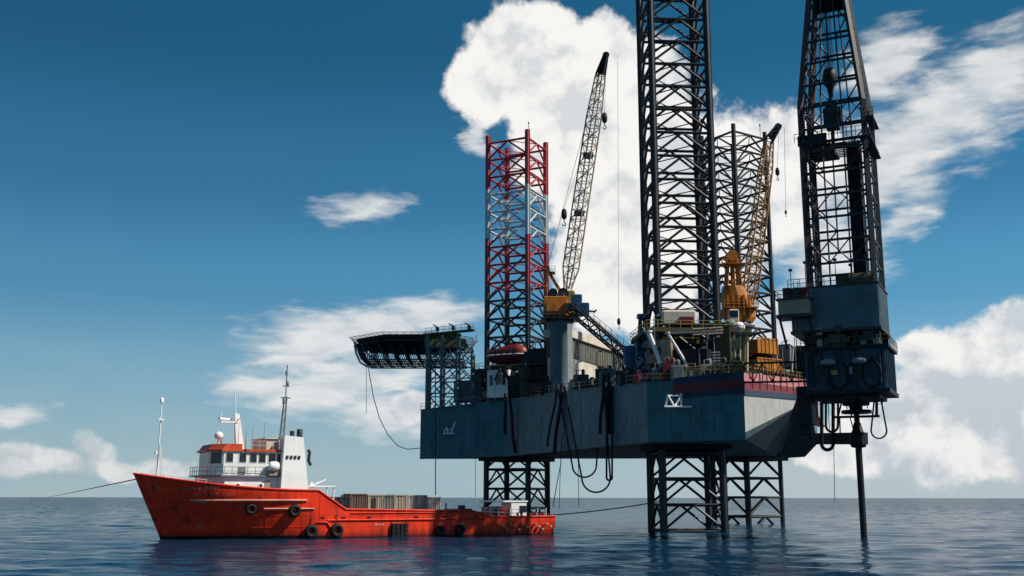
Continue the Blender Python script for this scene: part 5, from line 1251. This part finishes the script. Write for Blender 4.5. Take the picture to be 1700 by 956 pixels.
ch, lc = MB(), MB(); lattice(ch, lc, (37.6, 1.0, 12.1), (37.3, 1.0, 17.5), .5, .3, 9, .05, .03, Vector((0, 1, 0))); ch.tube((37.3, 1.0, 17.4), (37.25, 1.0, 21.6), .08, 6); ch.box(36.7, 37.9, .9, 1.1, 17.3, 17.45); ch.box(36.9, 37.7, .9, 1.1, 18.8, 18.95); ch.lathe([(.2, 0), (.22, .7), (.1, .9)], (37.5, 1.0, 16.6), 8); ch.lathe([(.2, 0), (.22, .5), (.1, .6)], (37.1, 1.0, 18.95), 8); ch.lathe([(.18, 0), (.18, .5)], (37.3, 1, 20.3), 8)
a_ = vo('aft_mast', ch, M_grey); vo('mast_lacing', lc, M_grey, a_)
# davit deck aft of the funnel
m = MB(); m.box(31.8, 35.2, 3.0, 5.4, 6.15, 6.35); vo('boat_platform', m, M_white)
m = MB(); 
for x in (32.0, 34.8): m.tube((x, 5.2, 5.0 if x > 34 else 3.2), (x, 5.2, 6.15), .1, 6); m.tube((x, 2.8, 3), (x, 2.8, 6.15), .1, 6)
m.tube((34.6, 4, 6.3), (32.6, 4, 7.1), .08, 6); m.tube((34.6, 4, 6.3), (34.4, 4, 6.8), .08, 6); vo('davit', m, M_white)
# rails on the forecastle
m = MB(); 
for sgn in (1,): 
    us = [u for u in ts if 45 < u < 51.2]
    for a, b in zip(us, us[1:]):
        p, q = hull_pt(a, topz(a + 2), 0, sgn) + Vector((0, -.2 * sgn, 0)), hull_pt(b, topz(b + 2), 0, sgn) + Vector((0, -.2 * sgn, 0)); m.tube(p + UZ * .5, q + UZ * .5, .035, 5); m.tube(p, p + UZ * .5, .03, 5)
vo('bow_rail', m, M_white)
# stern gear: white house and red winch box, roller, stern clutter
m = MB(); vbox(m, 3.0, 5.6, .6, 3.4, 2.05, 4.3, .12); m.box(2.9, 9.0, .5, 3.5, 4.3, 4.5); vo('stern_house', m, M_white)
m = MB(); vbox(m, 5.8, 8.8, .7, 3.3, 2.05, 3.7, .1); vo('stern_winch_box', m, M_maroon)
m = MB(); m.box(3.1, 4.2, 3.4, 3.44, 2.9, 3.8); vo('stern_window', m, M_glass)
m = MB()
for x, y in ((8.8, 3.4), (5.7, 3.5), (1.0, 5.2), (2.4, 5.3)): m.tube((x, y, 2.05), (x, y, 3.5), .07, 5)
rail(m, Vector((5.6, 5.6, 2.35)), Vector((11.8, 5.6, 2.6)), 1.0, 1.0, .04); vo('stern_rail', m, M_white)
m = MB(); m.lathe([(.55, -4.6), (.55, 4.6)], (.2, 0, 1.75), 12, axis=(0, 1, 0)); vo('stern_roller', m, M_tan)
m = MB()
for x in (1.6, 3.2, 5.0, 7.4): m.lathe([(.16, 0), (.16, .7), (.24, .72), (.24, .85)], (x, 5.3, 2.1), 8); m.lathe([(.16, 0), (.16, .7), (.24, .72), (.24, .85)], (x + .6, 5.3, 2.1), 8)
vo('bollard', m, M_dark)
m = MB()
for k in range(14):
    u = 1.0 + k * .62; p = hull_pt(u, 1.0 + .4 * math.sin(k * 2.1), 0, 1); m.lathe([(.12, 0), (.2, .1), (.2, .3), (.1, .4)], p + Vector((0, .12, 0)), 7, axis=(0, 1, 0))
vo('stern_fitting', m, M_tan)
# crane post, hatch gear on the cargo deck
m = MB(); m.tube((20.2, 2.0, 2.05), (20.2, 2.0, 5.1), .12, 6); m.tube((16.2, 4.8, 2.05), (16.2, 4.8, 4.2), .1, 6); m.tube((30.8, 4.9, 2.0), (30.8, 4.9, 5.2), .12, 6); m.tube((30.8, 4.9, 5.0), (31.4, 4.9, 3.0), .1, 6); vo('deck_post', m, M_dark)
m = MB(); m.box(12.2, 16.0, 3.8, 4.6, 2.05, 3.45); m.box(13.2, 13.9, 3.7, 4.5, 3.45, 3.9); vo('deck_gear', m, M_dark)

# cargo containers, each its own thing, standing on the cargo deck
def vworld(x, y, z): return BO + Matrix.Rotation(BYAW, 3, 'Z') @ Vector((x, y, z))
M_rustbrown = paint('rust_brown_container', (0.16, 0.10, 0.08), 0.6, 0.25, 0.4)
M_gbrown = paint('grey_brown_container', (0.20, 0.18, 0.17), 0.6, 0.25, 0.3)
M_gpink = paint('pinkish_grey_container', (0.44, 0.36, 0.32), 0.55, 0.2, 0.3)
M_sand = paint('sand_grey_container', (0.40, 0.33, 0.24), 0.55, 0.2, 0.3)
for (x0, x1, h, mt, lbx) in ((28.4, 30.2, 2.9, M_dark, 'small dark container nearest to the sloping bulwark'), (26.1, 28.2, 3.3, M_rustbrown, 'dark brown container second from the forecastle'),
        (23.9, 25.8, 3.2, M_sand, 'sand coloured container with a dark door, left of the middle'), (22.2, 23.8, 3.15, M_gbrown, 'narrow grey brown container beside the sand coloured one'),
        (20.5, 22.1, 3.2, M_sand, 'narrow sand coloured container at the middle of the row'), (17.6, 20.3, 3.15, M_gpink, 'wide pinkish grey container right of the middle of the row'), (15.6, 17.4, 2.9, M_gpink, 'lower pale container at the stern end of the row')):
    c = thing('cargo_container', lbx + ' on the boat deck', 'container', vworld((x0 + x1) / 2, 2.4, 2.06), BYAW, 'cargo containers on the boat deck')
    c.location = vworld((x0 + x1) / 2 + .9, 2.4, 2.06); w = (x1 - x0) / 2; m = MB(); m.box(-w + .05, w - .05, -1.2, 1.2, .15, h - .1)
    n = max(4, int(w * 2 / .34))
    for k in range(n): x_ = -w + .2 + (2 * w - .4) * k / (n - 1); m.box(x_ - .06, x_ + .06, 1.2, 1.27, .3, h - .25)
    obj('wall', m, mt, c, local=True)
    m = MB()
    for sx in (-1, 1):
        for sy in (-1, 1): m.box(sx * w - .08, sx * w + .08, sy * 1.25 - .08, sy * 1.25 + .08, 0, h)
    for z in (.08, h - .08): m.box(-w, w, 1.2, 1.31, z - .09, z + .09); m.box(-w, w, -1.31, -1.2, z - .09, z + .09); m.box(-w - .07, -w + .07, -1.3, 1.3, z - .085, z + .085); m.box(w - .07, w + .07, -1.3, 1.3, z - .085, z + .085)
    obj('frame', m, mt, c, local=True)
    if mt is M_sand and x0 > 23:
        m = MB(); m.box(-.1, .5, 1.28, 1.31, .4, h - .4); obj('door', m, M_dark, c, local=True)
# tyre fenders hung on the side
tyre0 = None
for (u, z, sc_, lbx) in ((41.6, 3.5, 1.0, 'tyre fender hanging high on the red hull, below the white wheelhouse'), (36.9, 3.3, 1.15, 'tyre fender hanging high on the red hull, below the white funnel'),
        (35.0, .85, 1.2, 'tyre fender low on the red hull, first from the bow of the low ones'), (31.8, .9, 1.25, 'tyre fender low on the red hull, below the sloping bulwark'),
        (17.7, .65, 1.0, 'tyre fender low on the red hull, left one of the pair towards the stern'), (14.8, .75, 1.0, 'tyre fender low on the red hull, right one of the pair towards the stern')):
    if tyre0 is None:
        m = MB(); m.torus((0, 0, 0), (0, 1, 0), .52, .26, 20, 8); tyre0 = obj('tyre_fender', m, M_black); o = tyre0; 
        m = MB(); m.path([(0, -.05, .5), (0, -.1, 1.1), (0, -.2, 1.7)], .045, 5); obj('chain', m, M_dark, tyre0, local=True); base = tyre0
    else:
        o = link(tyre0.copy())
        for chd in tyre0.children: k_ = link(chd.copy()); k_.parent = o
    p = surf(u, z) + Vector((0, .30, 0)); o.location = vworld(*p); o.rotation_euler = (0, 0, BYAW); o.scale = (sc_ * .9, sc_ * .9, sc_ * .9)
    tag(o, lbx, 'tyre fender', 'tyre fenders on the boat')
sq = thing('block_fender', 'square black rubber fender pad low on the middle of the red hull', 'fender', vworld(23.4, 6.0, .6), BYAW)
m = MB()
for i in range(4):
    for j in range(3): m.bbox(-1.15 + i * .58, -.62 + i * .58, .05, .42, -.75 + j * .62, -.18 + j * .62, .05)
obj('rubber_pad', m, M_black, sq, local=True)
for x in (-1, 1): m = MB(); m.path([(x, .1, 1.0), (x, .02, 1.8)], .04, 5); obj('chain', m, M_dark, sq, local=True)
# mooring lines
def sag(a, b, s, n=18): return [a.lerp(b, i / n) - UZ * s * 4 * (i / n) * (1 - i / n) for i in range(n + 1)]
a = vworld(54.8, 0, 7.0); b = at(45, 826.5, 1500); wire('anchor_line', sag(a, Vector((b.x, b.y, -.4)), .3), .07, 'long anchor line stretching from the bow out to the horizon', 'mooring line', M_rope)
wire('mooring_line', sag(vworld(.4, 3, 2.4), Vector((NEAR[0] - 4.5, NEAR[1] - 4, 4.4)), .25), .08, 'mooring line slung from the stern of the boat to the nearest leg', 'mooring line', M_rope)
